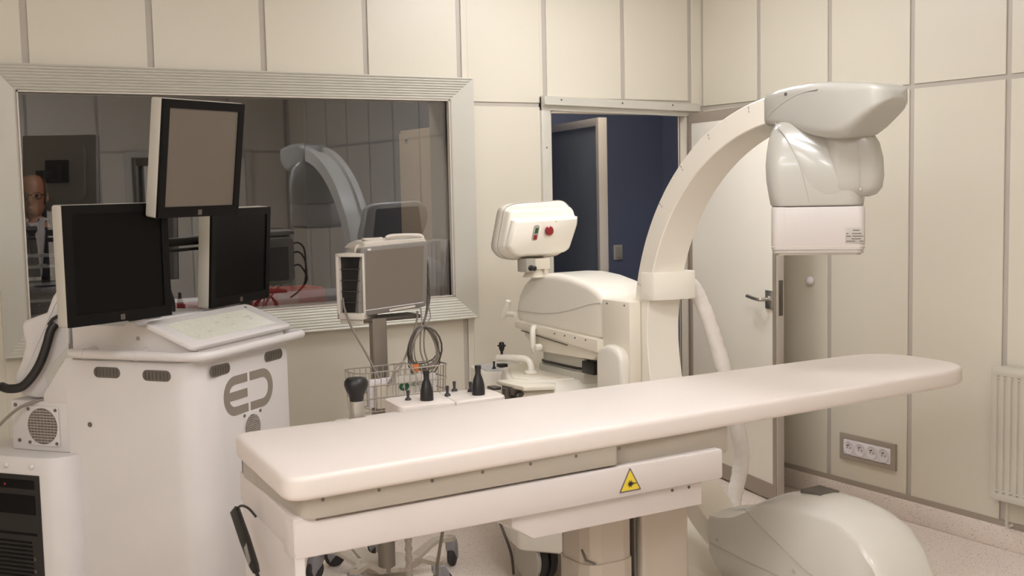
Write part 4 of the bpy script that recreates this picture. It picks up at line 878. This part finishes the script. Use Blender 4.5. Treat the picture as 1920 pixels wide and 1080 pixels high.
# rear connector block and cables, seen in the glass
bm = bmn(); box(bm, (1.99, 2.17), (4.595, 4.66), (1.18, 1.36), .008); link('rear_unit', bm, 'greyplastic', pm)
bm = bmn()
for z, e in ((1.36, .0), (1.31, .02), (1.24, .03)): tube(bm, spline([(2.225, 4.53, z), (2.27, 4.54, z+.01), (2.305, 4.54, z-.04), (2.30+e*.3, 4.54, 1.16), (2.27, 4.50, 1.10), (2.24, 4.47, 1.07)], 6), .005, 8)
link('side_lead', bm, 'cabledark', pm)

# ================================================================== WALL FITTINGS
so = thing('socket_strip', (XR, 3.986, .23), 'grey-framed strip of four white wall sockets low on the right wall', 'socket')
WF = frame((XR, 0, 0), (0, -1, 0), (0, 0, 1), (-1, 0, 0))
bm = bmn(); a0, a1, b0, b1 = -4.166, -3.81, .2305, .3625
for q in ((a0, a1, b0, b0+.024), (a0, a1, b1-.024, b1), (a0, a0+.024, b0+.024, b1-.024), (a1-.026, a1, b0+.024, b1-.024)): box(bm, q[:2], q[2:], (0, .012), 0, WF)
link('grey_frame', bm, 'trim', so, smooth=False)
link('white_plate', B((a0+.026, a1-.028), (b0+.026, b1-.026), (0, .014), .003, WF), 'paper', so)
for k in range(4):
    c = a0+.063+k*.0745; z = (b0+b1)/2
    s_ = link('socket', lathe(bmn(), [(.034, -.004), (.034, .0035), (.031, .004), (.027, .0012), (.001, .001)], WF(c, z, .014), (-1, 0, 0), 24), 'paper', so)
    bm = bmn()
    for dx, dz in ((-.010, -.002), (.010, -.002)): cyl(bm, WF(c+dx, z+dz, .0145), (-1, 0, 0), .0035, .0012, 8)
    cyl(bm, WF(c, z+.012, .014), (-1, 0, 0), .0032, .014, 8); link('socket_pin', bm, 'darkslot', s_, split=True)
tag(link('door_stop', lathe(bmn(), [(.017, 0), (.021, .004), (.023, .014), (.019, .026), (.010, .033), (.001, .035)], (XR, 4.372, 1.128), (-1, 0, 0), 20), 'paper'), 'small round white door stop on the right wall beside the open leaf', 'door stop')
rd = thing('radiator', (XR-.06, 2.75, .24), 'white panel radiator with vertical flutes on the right wall at the frame edge', 'radiator')
RX = frame((XR-.10, 0, 0), (0, -1, 0), (0, 0, 1), (-1, 0, 0))
ry0, ry1 = -3.214, -2.30
P_ = [(ry0, 0), (ry0, .0)]; pr_ = []
nf = 26; pit_ = (ry1-ry0-.04)/nf
line = [(ry0, -.03), (ry0, .0), (ry0+.004, .004), (ry0+.02, .005)]
for k in range(nf):
    s0 = ry0+.02+k*pit_; line += [(s0+pit_*.28, .005), (s0+pit_*.36, -.002), (s0+pit_*.64, -.002), (s0+pit_*.72, .005)]
line += [(ry1, .005), (ry1, -.03)]
bm = bmn(); loft(bm, [[RX(a, z, d) for a, d in line] for z in (.262, .806)])
link('front_panel', bm, 'radiator', rd, smooth=False)
bm = bmn(); box(bm, (ry0, ry1), (.244, .278), (-.03, .006), .006, RX); box(bm, (ry0, ry1), (.79, .822), (-.03, .006), .006, RX); link('panel_edge', bm, 'radiator', rd, split=True)
bm = bmn(); box(bm, (ry0+.002, ry1), (.80, .826), (-.085, -.0), .003, RX); link('top_grille', bm, 'radiator', rd)
bm = bmn(); box(bm, (ry0+.01, ry0+.02), (.26, .81), (-.085, -.025), .003, RX); box(bm, (ry0+.01, ry1), (.27, .80), (-.085, -.06), .004, RX); link('rear_panel', bm, 'radiator', rd, split=True)
for k in range(nf):
    s0 = ry0+.02+k*pit_+pit_*.5
    bm = bmn(); box(bm, (s0-.006, s0+.006), (.782, .7865), (.0, .0062), .001, RX); box(bm, (s0-.006, s0+.006), (.286, .2905), (.0, .0072), .001, RX); link('flute_end', bm, 'padtop' , rd, smooth=False)
bm = bmn(); box(bm, (ry0+.2, ry0+.23), (.35, .75), (-.095, -.08), 0, RX); tube(bm, [RX(ry0+.05, .26, -.05), RX(ry0+.05, .12, -.05), RX(ry0+.05, .12, -.09)], .008, 8); link('bracket', bm, 'radiator', rd)

# ================================================================== CONTROL ROOM, BEHIND THE GLASS
cbt = thing('tall_cabinet', (3.14, 6.0, 0), 'tall tan cabinet with a small label, at the right behind the window glass', 'cabinet')
link('carcass', B((3.041, 3.245), (5.68, 6.3), (.0, 1.993), .004), 'tan', cbt)
bm = bmn(); box(bm, (3.028, 3.041), (5.69, 6.29), (.06, 1.975), .003); dr_ = link('cabinet_door', bm, 'tan', cbt)
link('door_label', B((3.025, 3.029), (6.165, 6.215), (1.915, 1.945), .0005), 'paper', dr_)
bm = bmn(); 
for k in range(4): box(bm, (3.0243, 3.0255), (6.171+k*.010, 6.178+k*.010), (1.924, 1.937))
link('label_print', bm, 'ink', dr_)
# folders on the inner sill
def folder(x, y, lean, hgt, matn, lab, w_=.018):
    F = frame((x, y, 1.095), (1, 0, 0), Vector((lean, .0, 1)), (0, 1, 0))
    return F
fo = [(2.694, 0, .275, 'paper', 'white folder, leftmost in the row on the inner window sill'), (2.717, .01, .283, 'paper', 'white folder, second from left on the inner window sill'), (2.741, .03, .285, 'paper2', 'cream folder, third in the row on the inner window sill')]
for x, ln, h, mt, lb_ in fo:
    F = frame((x, 5.30, 1.096), (1, 0, 0), (ln, 0, 1), (0, 1, 0))
    tag(link('folder', prism(bmn(), [(0, 0), (.021, 0), (.021, h), (0, h)], 0, .15, F, .001), mt), lb_, 'folder')
bm = bmn(); F = frame((2.768, 5.29, 1.096), (1, 0, 0), (0, 0, 1), (0, 1, 0))
prism(bm, [(.0, 0), (.004, 0), (.016, .13), (.040, .288), (.036, .29), (.010, .14)], 0, .17, F); prism(bm, [(.004, 0), (.040, 0), (.0405, .288), (.037, .288), (.034, .01)], .0, .012, F)
prism(bm, [(.0, .0), (.04, .0), (.04, .25), (.02, .15)], .10, .104, F)
tag(link('magazine_file', bm, 'paper'), 'white magazine file with a scooped front at the right end of the inner sill', 'file')
dk = thing('control_desk', (1.6, 6.0, 0), 'pale control desk running below the inner side of the window', 'desk')
link('desk_top', B((-.5, 2.80), (5.62, 6.3), (.965, 1.0), .005), 'lightplastic', dk)
for x in (-.4, 1.2, 2.7): link('leg', B((x, x+.05), (5.66, 6.2), (.0, .965)), 'strip', dk)
rb = thing('red_crate', (2.1, 5.75, 1.0), 'red crate with a pale red card behind the glass, left of the patient monitor', 'crate')
bm = bmn(); box(bm, (1.95, 2.27), (5.64, 5.66), (1.0, 1.15), .004); box(bm, (1.95, 2.27), (5.86, 5.88), (1.0, 1.15), .004); box(bm, (1.95, 1.97), (5.66, 5.86), (1.0, 1.15), .003); box(bm, (2.25, 2.27), (5.66, 5.86), (1.0, 1.15), .003); box(bm, (1.97, 2.25), (5.66, 5.86), (1.0, 1.015)); link('crate_body', bm, 'red', rb)
link('card', prism(bmn(), [(2.01, 1.005), (2.10, 1.005), (2.13, 1.142), (2.01, 1.142)], 0, .003, frame((0, 5.64, 0), (1, 0, 0), (0, 0, 1), (0, -1, 0))), 'redlight', rb)
tag(link('red_tray', B((1.44, 1.72), (5.64, 5.86), (1.0, 1.118), .006), 'red'), 'low red tray on the desk behind the glass, seen between the two lower monitors', 'tray')
tag(link('paper_sheet', B((1.46, 1.70), (5.65, 5.85), (1.1185, 1.124), .0), 'paper'), 'white paper lying on the low red tray', 'paper')
lt = thing('reflection_stack', (.93, 5.78, 1.0), 'clear shelf stack added as bright reflected lines before the man with the tie', 'tray')  # added shelves imitate bright lines reflected on the glass
for z in (1.03, 1.10, 1.17, 1.245, 1.325, 1.375):
    bm = bmn(); box(bm, (.72, 1.14), (5.64, 5.92), (z, z+.004)); box(bm, (.72, 1.14), (5.638, 5.644), (z, z+.014)); link('reflection_line', bm, 'acrylic', lt)
for z in (1.034, 1.104, 1.174, 1.249): link('dark_band', B((.75, 1.11), (5.66, 5.90), (z, z+.02)), 'darkslot', lt)
bm = bmn()
for x in (.722, 1.134): box(bm, (x, x+.005), (5.65, 5.92), (1.0, 1.38))
link('stack_side', bm, 'acrylic', lt)

# ---- the man behind the glass
def skin_mesh(J, E_, lvl=2):
    me = bpy.data.meshes.new('sk'); me.from_pydata([j[0] for j in J], E_, []); ob = bpy.data.objects.new('sk', me); COL.objects.link(ob)
    sm = ob.modifiers.new('s', 'SKIN'); sm.use_smooth_shade = True; ss = ob.modifiers.new('u', 'SUBSURF'); ss.levels = lvl; ss.render_levels = lvl
    if not me.skin_vertices: me.skin_vertices.new()
    for i, (p, r) in enumerate(J):
        d = me.skin_vertices[0].data[i]; d.radius = r if isinstance(r, tuple) else (r, r); d.use_root = (i == 0)
    dg = bpy.context.evaluated_depsgraph_get(); m2 = bpy.data.meshes.new_from_object(ob.evaluated_get(dg)); bm = bmn(); bm.from_mesh(m2)
    bpy.data.objects.remove(ob); bpy.data.meshes.remove(me); bpy.data.meshes.remove(m2); return bm
MX, MY = 1.13, 7.25
man = thing('person', (MX, MY, 0), 'balding man with glasses, dark suit and tie, standing behind the window glass', 'person')
fd = Vector((-.30, -.954, 0)).normalized(); sd_ = Vector((.954, -.30, 0)).normalized()
PF = frame((MX, MY, 0), sd_, -fd, (0, 0, 1))       # (his left in view right, back, up)
def hd_ring(z, hx, hf, hb, n=24):
    out = []
    for k in range(n):
        a = 2*math.pi*k/n; c, s = math.cos(a), math.sin(a)
        out.append(PF(hx*c, (hf if s < 0 else hb)*s, z))
    return out
body = skin_mesh([(PF(0, .02, .95), (.12, .08)), (PF(0, .02, 1.15), (.11, .08)), (PF(0, .02, 1.36), (.11, .075)), (PF(0, .02, 1.47), (.075, .07)), (PF(0, .01, 1.56), (.056, .058)),
    (PF(.18, .03, 1.40), .048), (PF(.245, .035, 1.14), .04), (PF(.225, -.08, .92), .032), (PF(.215, -.12, .84), (.035, .02)), (PF(-.18, .03, 1.40), .048), (PF(-.245, .035, 1.14), .04), (PF(-.225, -.08, .92), .032), (PF(-.215, -.12, .84), (.035, .02)),
    (PF(.09, .02, .88), .085), (PF(.10, .02, .48), .055), (PF(.10, .03, .08), .04), (PF(-.09, .02, .88), .085), (PF(-.10, .02, .48), .055), (PF(-.10, .03, .08), .04), (PF(.11, -.12, .045), .038), (PF(-.11, -.12, .045), .038)],
    [(0, 1), (1, 2), (2, 3), (3, 4), (2, 5), (5, 6), (6, 7), (7, 8), (2, 9), (9, 10), (10, 11), (11, 12), (0, 13), (13, 14), (14, 15), (0, 16), (16, 17), (17, 18), (15, 19), (18, 20)])
loft(body, [hd_ring(*q) for q in ((1.538, .022, .055, .0), (1.546, .042, .082, .02), (1.565, .056, .092, .05), (1.60, .066, .094, .085), (1.64, .072, .096, .10), (1.675, .075, .096, .104), (1.71, .075, .094, .102), (1.74, .069, .082, .093), (1.762, .054, .06, .072), (1.774, .03, .03, .04), (1.777, .004, .004, .004))])
ball(body, PF(0, -.102, 1.628), .014, 10, 6, (1, 1.2, 1.6)); ball(body, PF(.0, -.093, 1.585), .02, 10, 6, (1.1, .4, .3))
for s in (-1, 1):
    ball(body, PF(s*.078, .005, 1.645), .016, 10, 6, (.5, 1, 1.8))
    for q in range(5): tube(body, spline([PF(s*(.20+.009*q), -.125, .83), PF(s*(.20+.009*q), -.14, .785), PF(s*(.20+.009*q), -.132, .745+.006*abs(q-2))], 3), [.009]*6+[.007], 6)
bo = link('body', body, 'skin', man, ang=60)
rm = bo.modifiers.new('remesh', 'REMESH'); rm.mode = 'VOXEL'; rm.voxel_size = .008; rm.use_smooth_shade = True
jk = skin_mesh([(PF(0, .02, .86), (.185, .135)), (PF(0, .02, 1.10), (.172, .13)), (PF(0, .02, 1.36), (.175, .125)), (PF(0, .035, 1.455), (.085, .062)), (PF(.20, .025, 1.42), .085), (PF(.25, .035, 1.14), .062), (PF(.23, -.07, .94), .05), (PF(-.20, .025, 1.42), .085), (PF(-.25, .035, 1.14), .062), (PF(-.23, -.07, .94), .05)],
    [(0, 1), (1, 2), (2, 3), (2, 4), (4, 5), (5, 6), (2, 7), (7, 8), (8, 9)])
link('jacket', jk, 'suit', man, ang=60)
tr_ = skin_mesh([(PF(0, .02, .94), (.165, .12)), (PF(.095, .02, .84), .10), (PF(.105, .02, .48), .075), (PF(.105, .035, .11), .062), (PF(-.095, .02, .84), .10), (PF(-.105, .02, .48), .075), (PF(-.105, .035, .11), .062)], [(0, 1), (1, 2), (2, 3), (0, 4), (4, 5), (5, 6)])
link('trousers', tr_, 'suit', man, ang=60)
for s in (-1, 1): link('shoe', loft(bmn(), [[PF(s*.11+a, y, z) for a, z in ((-w_, 0), (w_, 0), (w_*.9, h_), (-w_*.9, h_))] for y, w_, h_ in ((.09, .03, .07), (.04, .042, .10), (-.08, .045, .07), (-.17, .04, .045), (-.20, .02, .03))]), 'black', man)
sh = bmn(); loft(sh, [[PF(a, y, z) for a in (-w_, -w_*.5, 0, w_*.5, w_)] + [PF(w_, y+.05, z), PF(-w_, y+.05, z)] for w_, y, z in ((.015, -.134, 1.02), (.032, -.134, 1.15), (.048, -.132, 1.28), (.060, -.122, 1.38), (.064, -.094, 1.45), (.055, -.062, 1.50))]); link('shirt_front', sh, 'shirt', man, ang=80)
cb_ = bmn()
for s in (-1, 1): prism(cb_, [(0, 0), (.062, .055), (.068, .03), (.045, -.045)], 0, .005, frame(PF(0, -.098, 1.478), Vector(PF(s, 0, 0))-Vector(PF(0, 0, 0))+(PF(0, .45, 0)-PF(0, 0, 0)), (0, 0, 1), PF(0, -1, 0)-PF(0, 0, 0)))
tube(cb_, [PF(.064*math.cos(R(a)), .005+.066*math.sin(R(a)), 1.515) for a in range(-60, 241, 20)], .012, 8); link('collar', cb_, 'shirt', man)
tie = bmn(); loft(tie, [[PF(-w_, y, z), PF(w_, y, z), PF(w_, y+.01, z), PF(-w_, y+.01, z)] for w_, y, z in ((.004, -.146, 1.0), (.042, -.146, 1.07), (.036, -.146, 1.25), (.024, -.134, 1.40), (.017, -.122, 1.435), (.03, -.112, 1.458), (.027, -.102, 1.482))]); link('tie', tie, 'tie', man, smooth=False)
ha = bmn(); loft(ha, [[PF(hx*math.cos(R(a)), y0+hb*math.sin(R(a)), z) for a in range(-25, 206, 11)] + [PF(hx*.9*math.cos(R(a)), y0+hb*.9*math.sin(R(a)), z) for a in range(205, -26, -11)] for z, hx, hb, y0 in ((1.60, .070, .096, 0), (1.66, .079, .108, 0), (1.71, .079, .107, 0), (1.742, .072, .097, .003), (1.762, .056, .075, .012), (1.778, .03, .04, .02))]); link('hair', ha, 'hair', man)
gl = bmn()
for s in (-1, 1):
    tube(gl, [PF(s*.036+.027*math.cos(R(a)), -.106, 1.655+.019*math.sin(R(a))) for a in range(0, 360, 24)], .002, 6, True); tube(gl, [PF(s*.062, -.104, 1.66), PF(s*.081, -.06, 1.66), PF(s*.081, .0, 1.655)], .0028, 6)
tube(gl, [PF(-.012, -.109, 1.66), PF(.012, -.109, 1.66)], .0025, 6); link('glasses', gl, 'black', man)
ey = bmn()
for s in (-1, 1): ball(ey, PF(s*.033, -.089, 1.655), .011, 10, 6)
link('eyes', ey, 'bezel', man)
